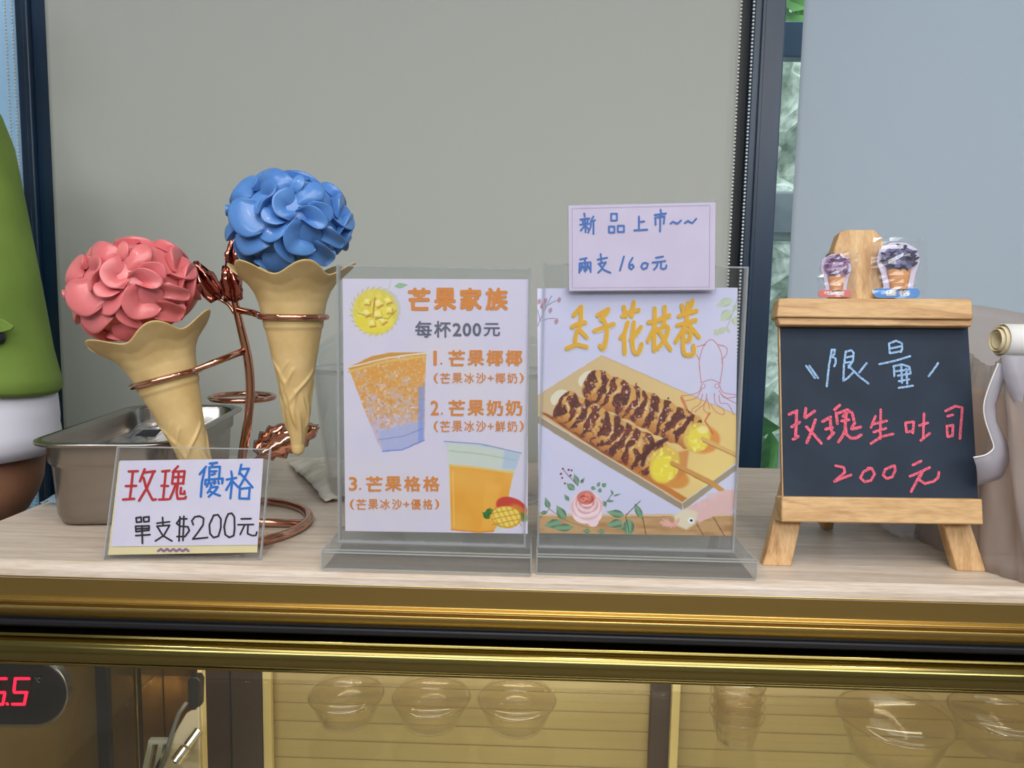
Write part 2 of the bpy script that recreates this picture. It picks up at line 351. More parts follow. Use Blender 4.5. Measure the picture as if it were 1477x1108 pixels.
# worktop with a rounded front nose
prof = [(YB, ZT-0.014), (YB, ZT), (YF+0.006, ZT), (YF+0.002, ZT-0.002), (YF, ZT-0.006), (YF-0.001, ZT-0.0125), (YF, ZT-0.014)]
obj('worktop', MB().slab([(XA, y, z) for y, z in prof], (XB-XA, 0, 0)), m_oak, case, label='pale grey oak laminate worktop')
def px_z(py, y=YF): return V(738, py, y).z
def extr(name, prof, m, x0=XA, x1=XB, smooth=True, label=None):
    P = [[(x0, y, z) for y, z in prof], [(x1, y, z) for y, z in prof]]
    return obj(name, MB().slab([(x0, y, z) for y, z in prof], (x1-x0, 0, 0)), m, case, bevel=0.0012, label=label)
z = [px_z(p) for p in (849, 880, 884, 888, 893, 910, 914, 932, 936, 940, 955, 970, 974, 978)]
extr('upper_trim', [(YF+0.03, z[0]), (YF-0.001, z[0]), (YF-0.0005, z[1]), (YF-0.004, z[1]-0.001), (YF-0.004, z[2]), (YF-0.001, z[2]-0.0005), (YF-0.001, z[3]), (YF-0.006, z[3]-0.0005), (YF-0.0065, z[4]), (YF-0.004, (z[4]+z[5])/2), (YF+0.001, z[5]), (YF+0.03, z[5])], m_gold, label='gold anodised moulded trim')
extr('gasket_gap', [(YF+0.03, z[5]), (YF+0.006, z[5]), (YF+0.006, z[6]), (YF+0.003, z[6]-0.002), (YF+0.003, z[7]+0.004), (YF+0.01, z[7]), (YF+0.03, z[7])], m_black, label='black recessed gap between the gold trims')  # black rubber gasket set back between the gold trims
bul = [(YF+0.03, z[7]), (YF-0.002, z[7]), (YF-0.003, z[8]), (YF-0.001, z[8]-0.0006)]
for k in range(9):
    a = PI/2*(-1+2*k/8)*0.8; zc = (z[9]+z[11])/2; hh = (z[9]-z[11])/2
    bul.append((YF-0.004-0.006*math.cos(a), zc-hh*math.sin(a)/math.sin(PI/2*0.8)))
bul += [(YF-0.001, z[12]+0.0006), (YF-0.003, z[12]), (YF-0.003, z[13]), (YF+0.02, z[13]), (YF+0.02, z[7])]
extr('lower_trim', bul, m_gold2, label='rounded gold rail above the glass')
# case shell
ZB = 0.30; zg = z[13]
m_in = mat('case_interior', (214, 190, 140), 0.5); m_mull = mat('cream_mullion', (236, 216, 160), 0.35); m_dk = mat('dark_brown_frame', (74, 58, 54), 0.4)
obj('front_glass', MB().box(XA+0.01, XB-0.01, YF+0.006, YF+0.011, ZB, zg+0.004), m_glass, case, label='clear front glass')
obj('base_cabinet', MB().box(XA, XB, YF+0.02, YB, 0.06, ZB), m_gold, case, bevel=0.003)
obj('plinth', MB().box(XA+0.03, XB-0.03, YF+0.05, YB-0.03, 0, 0.06), m_black, case)
m_olive = mat('olive_mirror', (120, 100, 56), 0.25, 0.6); obj('end_panel', MB().box(XA, XA+0.012, YF+0.012, YB, ZB, ZT-0.014), m_olive, case); obj('end_panel', MB().box(XB-0.012, XB, YF+0.012, YB, ZB, ZT-0.014), m_in, case)
obj('top_liner', MB().box(XA+0.012, XB-0.012, YF+0.030, YB, ZT-0.05, ZT-0.0142), m_in, case)
YD = 0.955
def vx(px, y=YD, py=1040): return V(px, py, y).x
# rear sliding doors
m_frost = noisy(mat('rear_door_glass', (206, 186, 138), 0.28), (188, 166, 122), (220, 202, 150), nscale=3, lo=0.3, hi=0.7)
def door(x0, x1, y):
    d = obj('sliding_door', MB().box(x0, x1, y, y+0.006, ZB+0.02, ZT-0.052), m_frost, case, label='frosted cream rear sliding door')
    ln = MB()
    for zz in np.arange(ZB+0.05, ZT-0.06, 0.0265):
        ln.box(x0, x1, y-0.0012, y-0.0002, zz, zz+0.0009)
    obj('heater_line', ln, mat('heater_wire', (160, 142, 108), 0.5), d, kind='stuff')
    return d
door(vx(392), vx(936), YD); door(vx(981), XB-0.014, YD+0.008)
def vbar(name, a, b, m, y=YD-0.012, dy=0.012, label=None):
    obj(name, MB().box(vx(a, y), vx(b, y), y, y+dy, ZB+0.01, ZT-0.0505), m, case, bevel=0.001, label=label)
vbar('door_stile', 290, 332, m_dk, label='dark brown door stile'); vbar('door_stile', 334, 378, m_dk, YD-0.020, 0.018, label='dark brown door stile')
vbar('mullion', 379, 391, m_mull, YD-0.022, 0.01, label='cream mullion'); vbar('door_stile', 938, 967, m_dk, label='dark brown door stile')
vbar('mullion', 968, 980, m_mull, YD-0.022, 0.01, label='cream mullion')
vbar('gold_bead', 194, 199, m_gold2, YD-0.10); vbar('gold_bead', 286, 292, m_mull, YD-0.14)
m_amber_refl = noisy(mat('amber_reflections', (150, 120, 70), 0.15, 0.9), (84, 64, 38), (236, 186, 116), (1, 1, 0.5), 18, lo=0.35, hi=0.65)  # dark to amber noise paints reflections into the panel colour
obj('mirror_panel', MB().box(XA+0.013, vx(290), YD-0.002, YD+0.004, ZB+0.02, ZT-0.052), m_amber_refl, case, label='mirrored end panel with painted amber reflections')
obj('door_stile', MB().box(vx(139, 0.80), vx(155, 0.80), 0.80, 0.81, ZB+0.01, ZT-0.0505), m_black, case, label='black upright strip')
obj('case_shelf', MB().box(XA+0.013, XB-0.013, 0.66, 0.93, ZT-0.291, ZT-0.285), clear('shelf_glass', (0.94, 0.93, 0.86), 0.02), case, bevel=0.001, label='glass shelf')
obj('case_floor', MB().box(XA+0.012, XB-0.012, YF+0.012, YB-0.02, ZB+0.001, ZB+0.012), m_mull, case)
# diagonal plate, plug and lock at the end of the rear door
YK = 0.78
pl = Plane((0, YK, 0), (0, -1, 0))
pg = MB().slab([pl.hit(*p) for p in ((268, 1030), (287, 1018), (289, 1160), (190, 1160))], (0, 0.004, 0))
obj('hinge_plate', pg, mat('beige_metal', (206, 190, 160), 0.35, 0.4), case, bevel=0.0008, label='beige slanted metal plate')
bk = MB().slab([pl.hit(*p) for p in ((270, 982), (274, 977), (285, 977), (289, 984), (288, 1020), (282, 1027), (272, 1024))], (0, 0.012, 0))
obj('cable_plug', bk, mat('black_plastic', (28, 24, 22), 0.4), case, bevel=0.0015, label='black moulded cable plug')
cb = MB().tube([pl.hit(272, 1010)+Vector((0, -0.004, 0)), pl.hit(262, 1024)+Vector((0, -0.006, 0)), pl.hit(252, 1050)+Vector((0, -0.004, 0)), pl.hit(240, 1090)+Vector((0, -0.004, 0)), pl.hit(222, 1130)], 0.0024, 8)
obj('cable', cb, mat('grey_cable', (96, 96, 92), 0.5), case, smooth=True)
bx_ = MB()
for q in (((214, 1068), (243, 1068), (241, 1074), (213, 1074)), ((213, 1074), (220, 1074), (212, 1120), (203, 1120)), ((228, 1074), (235, 1074), (228, 1120), (220, 1120))):
    bx_.slab([pl.hit(*p) for p in q], (0, 0.006, 0))
obj('cable_bracket', bx_, mat('grey_plastic', (150, 150, 140), 0.5), case)
lkc = pl.hit(267, 1081); lt = pl.hit(287, 1053)
obj('lock_cylinder', MB().tube([lkc+Vector((0, -0.022, 0)), lkc+(lt-lkc)*0.45+Vector((0, -0.014, 0)), lkc+(lt-lkc)*0.5+Vector((0, -0.012, 0)), lt], [0.0062, 0.0062, 0.0048, 0.0052], 20), mat('chrome_lock', (214, 206, 194), 0.2, 1), case, smooth=False, label='chrome lock cylinder')
obj('keyhole', MB().tube([lkc+Vector((0, -0.0226, 0)), lkc+Vector((0, -0.0218, 0))], 0.0026, 10), m_black, case)
# thermometer hanging behind the glass, cropped by the frame
YT = 0.60
tp = Plane((0, YT, 0), (0, -1, 0))
def cap_pts(x0, x1, yc, r, n=16):
    pts = [(x1-r+r*math.cos(a), yc-r*math.sin(a)) for a in np.linspace(PI/2, -PI/2, n)]
    return pts+[(x0+r+r*math.cos(a), yc-r*math.sin(a)) for a in np.linspace(-PI/2, -3*PI/2, n)]
th = obj('thermometer', MB().slab([tp.hit(*p) for p in cap_pts(-92, 95, 1001, 45)], (0, 0.010, 0)), mat('thermo_black', (12, 13, 16), 0.25), case, bevel=0.0008, label='black oval digital thermometer with red digits')
obj('thermo_rim', MB().tube([tp.hit(*p, 0.0005) for p in cap_pts(-94, 97, 1001, 47)], 0.0008, 8, True), m_steel, th, smooth=True)
QN = [0]
def quadstroke(mb, plane, pts, w, off, seg=8):
    """flat marker line on a plane, pts in photo px, w in px; round joints"""
    P = [plane.hit(x, y, off) for x, y in pts]
    sc = (plane.hit(pts[0][0]+1, pts[0][1], off)-P[0]).length; r = w*sc/2; n = plane.n
    for i, (a, b) in enumerate(zip(P, P[1:])):
        d = b-a
        if d.length < 1e-7: continue
        QN[0] += 1; z_ = n*(0.000003*(QN[0] % 97)); s = d.normalized().cross(n)*r; mb.add([a-s+z_, b-s+z_, b+s+z_, a+s+z_], [(0, 1, 2, 3)])
    for j, a in enumerate(P):
        QN[0] += 1; o_ = n*(0.000003*(QN[0] % 97)); mb.add([a+o_+(plane.u*math.cos(2*PI*k/seg)+plane.v*math.sin(2*PI*k/seg))*r for k in range(seg)], [tuple(range(seg))])
def strokes(name, plane, L, w, ox, oy, sc, m, parent, off=0.0003, smoothc=False, label=None):
    mb = MB()
    for s in L:
        pts = [(ox+x/sc, oy+y/sc) for x, y in s]
        if len(pts) > 3 and smoothc:
            q = []
            for i in range(len(pts)-1):
                p0 = pts[max(i-1, 0)]; p1 = pts[i]; p2 = pts[i+1]; p3 = pts[min(i+2, len(pts)-1)]
                for t in (0, .25, .5, .75):
                    q.append(tuple(0.5*((2*p1[k])+(-p0[k]+p2[k])*t+(2*p0[k]-5*p1[k]+4*p2[k]-p3[k])*t*t+(-p0[k]+3*p1[k]-3*p2[k]+p3[k])*t**3) for k in (0, 1)))
            q.append(pts[-1]); pts = q
        quadstroke(mb, plane, pts, w/sc, off)
    return obj(name, mb, m, parent, solid=None, label=label)
m_led = mat('led_red', (255, 20, 50), 0.4, emit=(255, 24, 60), es=2.2)
obj('display_window', MB().slab([tp.hit(*p, 0.0006) for p in ((-48, 974), (46, 976), (42, 1022), (-50, 1020))], (0, 0.0004, 0)), mat('led_window', (30, 6, 12), 0.2), th)
seg = [[(22, 979), (42, 979)], [(22, 980), (20, 997)], [(21, 999), (39, 999)], [(38, 1001), (35, 1016)], [(18, 1016), (34, 1016)], [(10, 1015), (11, 1016)],
       [(-14, 979), (9, 979)], [(-15, 980), (-17, 997)], [(-16, 999), (7, 999)], [(7, 1001), (4, 1016)], [(-18, 1016), (3, 1016)]]
strokes('digits', tp, seg, 4.2, 0, 0, 1, m_led, th, 0.0012, label='red glowing digits')

# ------------------------------------------------------------------ text and printed pictures
TCACHE = {}
def text_mesh(s, bold=0.0):
    if s not in TCACHE: TCACHE[s] = text_mesh0(s)
    v, f = TCACHE[s]
    if bold <= 0: return v, f
    n = len(v); k = 6; offs = [(bold*math.cos(2*PI*i/k), bold*math.sin(2*PI*i/k)) for i in range(k)]
    return np.concatenate([v+np.array(o) for o in offs]), [tuple(i+n*j for i in q) for j in range(k) for q in f]
def text_mesh0(s):
    c = bpy.data.curves.new('txt', 'FONT'); c.body = s; c.resolution_u = 3
    o = bpy.data.objects.new('txt', c); COL.objects.link(o); dg = bpy.context.evaluated_depsgraph_get()
    me = bpy.data.meshes.new_from_object(o.evaluated_get(dg)); bpy.data.objects.remove(o)
    v = np.array([x.co[:2] for x in me.vertices]); f = [tuple(p.vertices) for p in me.polygons]; bpy.data.meshes.remove(me); return v, f
def text(mb, s, plane, quad, bold=0.0, off=0.0004, font_box=True):
    """text fitted to the four px corners TL TR BR BL"""
    v, f = text_mesh(s, bold); lo, hi = v.min(0), v.max(0); t = (v-lo)/(hi-lo)
    q = np.array(quad, float); a = t[:, :1]; b = 1-t[:, 1:]
    p = q[0]*(1-a)*(1-b)+q[1]*a*(1-b)+q[2]*a*b+q[3]*(1-a)*b
    P = plane.hits(p[:, 0], p[:, 1], off); n0 = len(TCACHE[s][0]); P = P+np.array(plane.n)*(np.arange(len(P))//n0)[:, None]*0.000012; mb.add([tuple(x) for x in P.tolist()], f)
def chars(mb, s, plane, x0, x1, y0, y1, bold=0.0, off=0.0004, dy=0.0):
    n = len(s); w = (x1-x0)/n
    for i, ch in enumerate(s):
        if ch == ' ': continue
        a = x0+w*i+w*0.06; b = x0+w*(i+1)-w*0.06; yy0, yy1 = y0+dy*i, y1+dy*i
        text(mb, ch, plane, [(a, yy0), (b, yy0), (b, yy1), (a, yy1)], bold, off)
class Canvas:
    """a small numpy painter in photo pixels whose result becomes the colour attribute of a sheet mesh"""
    def __init__(s, x0, x1, y0, y1, q=1.5, base=(214, 208, 228)):
        s.nx = int((x1-x0)*q); s.ny = int((y1-y0)*q)
        s.X, s.Y = np.meshgrid(np.linspace(x0, x1, s.nx), np.linspace(y0, y1, s.ny)); s.c = np.zeros((s.ny, s.nx, 3))+np.array(base, float)
        s.r = np.random.RandomState(3)
    def noise(s, sc, seed=0, ax=0.0, stretch=1.0):
        r = np.random.RandomState(seed); out = 0
        X = s.X*math.cos(ax)+s.Y*math.sin(ax); Y = (-s.X*math.sin(ax)+s.Y*math.cos(ax))*stretch
        for k in range(3):
            g = r.rand(64, 64); u = X/sc*(2**k); v = Y/sc*(2**k); i = np.floor(u).astype(int); j = np.floor(v).astype(int); fu = u-i; fv = v-j
            fu = fu*fu*(3-2*fu); fv = fv*fv*(3-2*fv)
            g00 = g[j % 64, i % 64]; g10 = g[j % 64, (i+1) % 64]; g01 = g[(j+1) % 64, i % 64]; g11 = g[(j+1) % 64, (i+1) % 64]
            out = out+((g00*(1-fu)+g10*fu)*(1-fv)+(g01*(1-fu)+g11*fu)*fv)/2**k
        return out/1.75
    def put(s, m, col):
        m = np.clip(m, 0, 1)[..., None]; col = np.asarray(col, float); s.c = s.c*(1-m)+col*m
    def poly(s, pts, col=None, a=1.0, soft=0.6):
        pts = np.array(pts, float); ins = np.zeros(s.X.shape, bool); dm = np.full(s.X.shape, 1e9)
        n = len(pts)
        for i in range(n):
            (xa, ya), (xb, yb) = pts[i], pts[(i+1) % n]
            if ya != yb:
                c = ((ya > s.Y) != (yb > s.Y)) & (s.X < (xb-xa)*(s.Y-ya)/(yb-ya)+xa); ins ^= c
            dx, dy = xb-xa, yb-ya; L = dx*dx+dy*dy+1e-9; t = np.clip(((s.X-xa)*dx+(s.Y-ya)*dy)/L, 0, 1)
            dm = np.minimum(dm, np.hypot(s.X-xa-t*dx, s.Y-ya-t*dy))
        m = np.clip(0.5+np.where(ins, dm, -dm)/(2*soft), 0, 1)*a
        if col is not None: s.put(m, col)
        return m
    def line(s, pts, w, col, a=1.0, soft=0.5):
        dm = np.full(s.X.shape, 1e9)
        for (xa, ya), (xb, yb) in zip(pts, pts[1:]):
            dx, dy = xb-xa, yb-ya; L = dx*dx+dy*dy+1e-9; t = np.clip(((s.X-xa)*dx+(s.Y-ya)*dy)/L, 0, 1)
            dm = np.minimum(dm, np.hypot(s.X-xa-t*dx, s.Y-ya-t*dy))
        m = np.clip(0.5+(w/2-dm)/(2*soft), 0, 1)*a; s.put(m, col); return m
    def ell(s, cx, cy, rx, ry, col=None, a=1.0, ang=0.0, soft=0.08):
        x = s.X-cx; y = s.Y-cy; u = (x*math.cos(ang)+y*math.sin(ang))/rx; v = (-x*math.sin(ang)+y*math.cos(ang))/ry
        m = np.clip((1-np.hypot(u, v))/soft+0.5, 0, 1)*a
        if col is not None: s.put(m, col)
        return m
    def leaf(s, x, y, L, w, ang, c1, c2=(0, 0, 0)):
        ca, sa = math.cos(ang), math.sin(ang); x_ = (s.X-x)*ca+(s.Y-y)*sa; y_ = -(s.X-x)*sa+(s.Y-y)*ca
        t = np.clip(x_/L, 0, 1); half = w*np.sin(PI*t**0.8)*0.5; m = np.clip((half-abs(y_))/0.6+0.3, 0, 1)*((x_ > 0) & (x_ < L))
        k = np.clip(abs(y_)/(w*0.5), 0, 1)[..., None]; s.put(m, np.array(c1)*(1-k)+np.array(c2)*k)
        s.put(np.clip(1-abs(y_)/0.7, 0, 1)*((x_ > 0) & (x_ < L))*0.5, np.array(c2)*0.8)
    def sheet(s, name, plane, quad, mname, off, parent=None, rough=0.45, thick=0.0002, **k):
        q = np.array(quad, float); a = np.linspace(0, 1, s.nx); b = np.linspace(0, 1, s.ny); A, B = np.meshgrid(a, b); A = A[..., None]; B = B[..., None]
        p = q[0]*(1-A)*(1-B)+q[1]*A*(1-B)+q[2]*A*B+q[3]*(1-A)*B
        # colours are looked up where each point really falls
        P = plane.hits(p[..., 0], p[..., 1], off).reshape(-1, 3)
        u = (p[..., 0]-s.X[0, 0])/(s.X[0, -1]-s.X[0, 0])*(s.nx-1); v = (p[..., 1]-s.Y[0, 0])/(s.Y[-1, 0]-s.Y[0, 0])*(s.ny-1)
        i = np.clip(np.rint(u), 0, s.nx-1).astype(int); j = np.clip(np.rint(v), 0, s.ny-1).astype(int); c = s.c[j, i].reshape(-1, 3)/255
        c = np.where(c <= 0.04045, c/12.92, ((c+0.055)/1.055)**2.4)
        org = P.mean(0) if parent is None else np.array(ORG[parent.name])
        me = bpy.data.meshes.new(name); nx, ny = s.nx, s.ny; idx = np.arange(nx*ny).reshape(ny, nx)
        fq = np.stack([idx[1:, :-1], idx[1:, 1:], idx[:-1, 1:], idx[:-1, :-1]], -1).reshape(-1, 4)
        Pn = P-org; back = Pn-np.array(plane.n)*thick
        rim = np.concatenate([idx[0, :], idx[1:, -1], idx[-1, -2::-1], idx[-2:0:-1, 0]]); nr = len(rim)
        V_ = np.concatenate([Pn, back[rim]]); bi = np.arange(nr)+nx*ny
        sq = np.stack([rim, np.roll(rim, -1), np.roll(bi, -1), bi], -1)
        me.from_pydata(V_.tolist(), [], fq.tolist()+sq.tolist()+[bi[::-1].tolist()]); me.update()
        at = me.color_attributes.new('print', 'FLOAT_COLOR', 'POINT'); cc = np.ones((len(V_), 4), np.float32); cc[:nx*ny, :3] = c; cc[nx*ny:, :3] = 0.6
        at.data.foreach_set('color', cc.ravel())
        m = mat(mname, (255, 255, 255), rough); n = nd(m, 'ShaderNodeVertexColor', layer_name='print'); lk(m, n.outputs[0], m.node_tree.nodes['Principled BSDF'].inputs['Base Color'])
        me.materials.append(m); o = bpy.data.objects.new(name, me); COL.objects.link(o)
        if parent is None: o.location = org.tolist(); ORG[o.name] = Vector(org.tolist())
        else: o.parent = parent; ORG[o.name] = ORG[parent.name]
        return props(o, **k)

# ------------------------------------------------------------------ acrylic sign holders with posters
YS = 0.600
PP = Plane((0, YS, 0), (0, -1, 0))
def holder(label, bx0, bx1, px0, px1, ptop, yfront):
    t = thing('sign_holder', label, 'sign holder', ((bx0+bx1)/2, YS, ZT), 'clear acrylic sign holders')
    y0 = yfront; y1 = yfront+0.068; h = 0.0155
    obj('base_block', MB().slab([(bx0, y0, ZT), (bx1, y0, ZT), (bx1, y0, ZT+h-0.0005), (bx1-0.006, y0+0.004, ZT+h), (bx0+0.006, y0+0.004, ZT+h), (bx0, y0, ZT+h-0.0005)], (0, y1-y0, 0)), m_acre, t, bevel=0.0012, label='thick clear acrylic foot')
    ed = MB(); w_ = .0005  # pale milky bars paint the bright glints along the foot edges
    for yy_, zz_ in ((y0, ZT+h-.0008), (y0, ZT+.0008), (y0+.004, ZT+h)): ed.box(bx0+.001, bx1-.001, yy_-w_, yy_+w_, zz_-w_, zz_+w_)
    for xx_ in (bx0+.0006, bx1-.0006): ed.box(xx_-w_, xx_+w_, y0-w_, y0+w_, ZT+.001, ZT+h-.001); ed.box(xx_-w_, xx_+w_, y0, y1, ZT+h-.001, ZT+h)
    obj('foot_glint_bars', ed, clear('foot_edge_glint', (.85, .87, .87), .1, milky=.45, milk=(225, 228, 228)), t)
    zt = V((px0+px1)/2*1.0, ptop, YS).z
    xa = V(px0, ptop, YS).x; xb = V(px1, ptop, YS).x
    obj('front_panel', MB().box(xa, xb, YS-0.0032, YS-0.0012, ZT+h, zt), m_acr, t, bevel=0.0004)
    obj('back_panel', MB().box(xa, xb, YS+0.0012, YS+0.0032, ZT+h, zt+0.0005), m_acr, t, bevel=0.0004)
    e = MB()  # milky bars on the panel edges, with their glint put into the material
    for xx in (xa, xb): e.box(xx-0.0008, xx+0.0008, YS-0.0034, YS+0.0034, ZT+h, zt+0.0008)
    e.box(xa, xb, YS-0.0034, YS-0.0008, zt-0.0004, zt+0.0008); e.box(xa-0.001, xb+0.001, YS-0.0045, YS-0.0034, ZT+h, ZT+h+0.002)
    obj('edge_glint_bars', e, clear('edge_glint', (0.80, 0.84, 0.85), 0.15, milky=0.35), t)
    return t
a = G(460, 826); b = G(768, 828)
holder('clear acrylic stand holding the mango drinks poster', a.x, 0.0050, 488, 765, 386, 0.573)
holder('clear acrylic stand holding the skewer poster, left of the chalkboard', 0.0085, G(1088, 833).x, 785, 1077, 384, 0.576)

tm_ = MB(); text(tm_, '°C', tp, [(50, 977), (58, 977), (58, 985), (50, 985)], 0, 0.0012); obj('unit_mark', tm_, mat('print_grey', (120, 124, 128), .5), th, solid=None)
# mango poster ------------------------------------------------------
c = Canvas(490, 766, 398, 774, 1.6, (212, 207, 230))  # lavender base: white sheet with the cool daylight painted in
nz = c.noise(60, 5); c.put((nz-0.35)*0.9, (224, 214, 226)); c.put((c.noise(90, 8)-0.45)*1.0, (226, 216, 206))
# bowl of mango cubes
for k in range(26):
    aa = 2*PI*k/26; c.line([(541+33*math.cos(aa), 449+33*math.sin(aa)), (541+36*math.cos(aa+.1), 449+36*math.sin(aa+.1))], 1.5, (176, 170, 60), 0.6)
c.ell(548, 446, 30, 30, (196, 196, 186), 0.8); c.ell(541, 450, 32, 33, (222, 202, 60), 0.95, soft=0.15); c.ell(541, 462, 27, 18, (232, 214, 56), 1)
c.put(c.ell(541, 450, 31, 32)*(c.noise(7, 2)-0.4)*1.6, (240, 226, 110))
for (x, y, w_, al) in [(545, 437, 11, .2), (529, 435, 9, .9), (559, 433, 9, .3), (544, 453, 12, .5), (528, 451, 10, .1), (561, 447, 9, .7), (552, 462, 9, .2), (536, 466, 9, .6)]:
    q = [(x+w_*.72*math.cos(al+k*PI/2), y+w_*.62*math.sin(al+k*PI/2)) for k in range(4)]
    c.poly([(p[0]+1.5, p[1]+2.5) for p in q], (190, 130, 40), .8); c.poly(q, (238, 222, 100)); c.poly([(x+(p[0]-x)*.6, y-1+(p[1]-y)*.6) for p in q], (246, 236, 150), .8)
c.line([(541, 430), (538, 455)], 2.5, (186, 112, 30), .7); c.line([(516, 452), (535, 457), (560, 460), (571, 448)], 0.9, (120, 110, 50), .8)
c.leaf(569, 413, 19, 7, -0.1, (170, 200, 160), (120, 170, 120)); c.line([(560, 420), (564, 404)], 3, (196, 210, 196), .8)
# upper cup of crushed mango ice
cup = [(499, 529), (512, 525), (540, 514), (560, 509), (590, 509), (616, 508), (613, 560), (611, 590), (611, 627), (588, 648), (551, 651), (545, 640), (530, 600), (515, 560)]
cup = [(503, 531), (540, 514), (560, 510), (615, 509), (613, 560), (612, 634), (600, 642), (575, 650), (552, 651), (545, 640), (526, 592), (510, 550)]
m0 = c.poly(cup); f = np.clip((c.Y-525)/120, 0, 1); n1 = c.noise(5, 11)
top = np.array((222, 158, 66)); bot = np.array((196, 184, 214)); mixv = np.clip(f*1.25-0.12+(n1-0.5)*1.5, 0, 1)[..., None]
c.put(m0, top*(1-mixv)+bot*mixv); c.put(m0*np.clip((c.noise(3, 4)-0.55)*4, 0, 1)*np.clip(1-abs(f-0.45)*1.6, 0, 1), (206, 140, 60)); c.put(m0*np.clip((c.noise(3, 14)-0.6)*4, 0, 1)*0.8, (232, 218, 220))
c.poly([(545, 622), (610, 606), (612, 634), (575, 650), (552, 651)], (168, 178, 222), .85, 1.5); c.poly([(604, 560), (612, 555), (611, 634), (603, 640)], (130, 150, 220), .8, 2); c.line([(552, 651), (580, 649), (612, 635)], 2, (108, 132, 210), .9)
c.line([(547, 634), (580, 630), (611, 618)], 1.4, (120, 130, 190), .7)
c.poly([(500, 531), (536, 514), (560, 509), (616, 508), (560, 516), (506, 534)], (206, 146, 52), .95); c.line([(499, 531), (560, 516), (616, 509)], 2.2, (226, 218, 210), .95); c.line([(503, 536), (560, 521), (613, 514)], 3, (222, 190, 110), .8)
# lower cup of mango juice
cup2 = [(644, 638), (752, 654), (739, 690), (722, 766), (690, 769), (650, 764), (649, 700)]
c.poly([(641, 637), (700, 641), (752, 653), (747, 664), (644, 644)], (190, 206, 214), .9)
m1 = c.poly(cup2, (202, 212, 202), .95); mj = c.poly([(648, 670), (690, 674), (741, 681), (728, 740), (712, 767), (690, 769), (651, 764)]); c.put(mj, (232, 164, 54)); c.put(mj*np.clip((c.noise(30, 6)-.4)*1.2, 0, 1), (238, 184, 84)); c.poly([(700, 695), (722, 700), (710, 760), (695, 764)], (244, 186, 84), .5, 3)
c.line([(648, 671), (690, 675), (741, 682)], 3, (226, 196, 120), .9); c.line([(653, 680), (655, 760)], 2, (246, 196, 110), .7); c.line([(641, 637), (690, 640), (752, 654)], 1.5, (120, 140, 190), .9)
c.line([(648, 650), (700, 656), (744, 664)], 2, (160, 190, 150), .6); c.poly([(728, 650), (750, 655), (744, 678), (724, 676)], (150, 180, 230), .5, 2); c.line([(651, 764), (690, 768), (712, 766)], 2, (220, 130, 60), .9)
# little mango
c.leaf(706, 748, 14, 9, 3.9, (50, 130, 50), (20, 80, 30)); c.leaf(712, 736, 15, 9, 2.8, (60, 140, 60), (20, 80, 30)); c.ell(738, 732, 23, 14, (200, 62, 52), ang=.35, soft=.1); c.ell(748, 738, 14, 8, (220, 150, 50), .7, .6, .5); c.ell(754, 746, 8, 6, (80, 130, 50), .7, .5, .5)
c.ell(730, 746, 22, 16, (216, 168, 50), ang=.1, soft=.08); c.ell(730, 745, 20, 14, (240, 214, 96), ang=.1, soft=.1)
for k in range(-2, 3):
    c.line([(730+k*8-8, 732), (730+k*8+6, 759)], 1.3, (196, 134, 40), .8*(abs(k) < 3)); 
for k in range(-1, 2): c.line([(710, 745+k*8+4), (750, 745+k*8-4)], 1.3, (196, 134, 40), .8)
q1 = [(494, 402), (762, 403), (761, 770), (498, 766)]
post1 = c.sheet('menu_poster', PP, q1, 'poster_print_mango', 0.0, label='mango drinks price poster with two cup pictures, orange headings, left of the skewer poster', cat='poster', group='printed posters')
t1 = MB(); chars(t1, '芒果家族', PP, 586, 735, 415, 448, 0.045, 0.0004)
obj('lettering', t1, m_or_ink, post1, solid=None, label='large orange heading')
t2 = MB(); chars(t2, '每杯', PP, 597, 652, 463, 487, 0.02); chars(t2, '200', PP, 652, 695, 466, 485, 0.025); chars(t2, '元', PP, 696, 723, 466, 485, 0.02)
obj('lettering', t2, m_gr_ink, post1, solid=None, label='grey price line')
def item(n, s, x0, x1, y0, y1, nx, sub, sx0, sx1, sy0, sy1):
    t3 = MB()
    text(t3, n, PP, [(nx, y0+1), (nx+(5 if n == '1' else 12), y0+1), (nx+(5 if n == '1' else 12), y1-1), (nx, y1-1)], 0.02)
    text(t3, '.', PP, [(nx+(10 if n == '1' else 15), y1-5), (nx+(13 if n == '1' else 18), y1-5), (nx+(13 if n == '1' else 18), y1-2), (nx+(10 if n == '1' else 15), y1-2)])
    chars(t3, s, PP, x0, x1, y0, y1, 0.03)
    obj('lettering', t3, m_or_ink, post1, solid=None, label='numbered orange menu line'); t3 = MB()
    wds = {'(': .55, ')': .55, '+': .6}; tot = sum(wds.get(ch, 1) for ch in sub); u = (sx1-sx0)/tot; x = sx0
    for ch in sub:
        w_ = wds.get(ch, 1)*u; k = .16 if ch in '()' else .08; g = (3.5 if ch == '+' else 0)
        text(t3, ch, PP, [(x+w_*k, sy0+g), (x+w_*(1-k), sy0+g), (x+w_*(1-k), sy1-g), (x+w_*k, sy1-g)], 0.015); x += w_
    obj('lettering', t3, m_or_ink, post1, solid=None, label='small orange ingredient line')
item('1', '芒果椰椰', 645, 755, 505, 528, 625, '(芒果冰沙+椰奶)', 624, 757, 538, 553)
item('2', '芒果奶奶', 645, 755, 577, 600, 621, '(芒果冰沙+鮮奶)', 624, 757, 607, 623)
item('3', '芒果格格', 526, 636, 687, 709, 503, '(芒果冰沙+優格)', 503, 635, 720, 735)

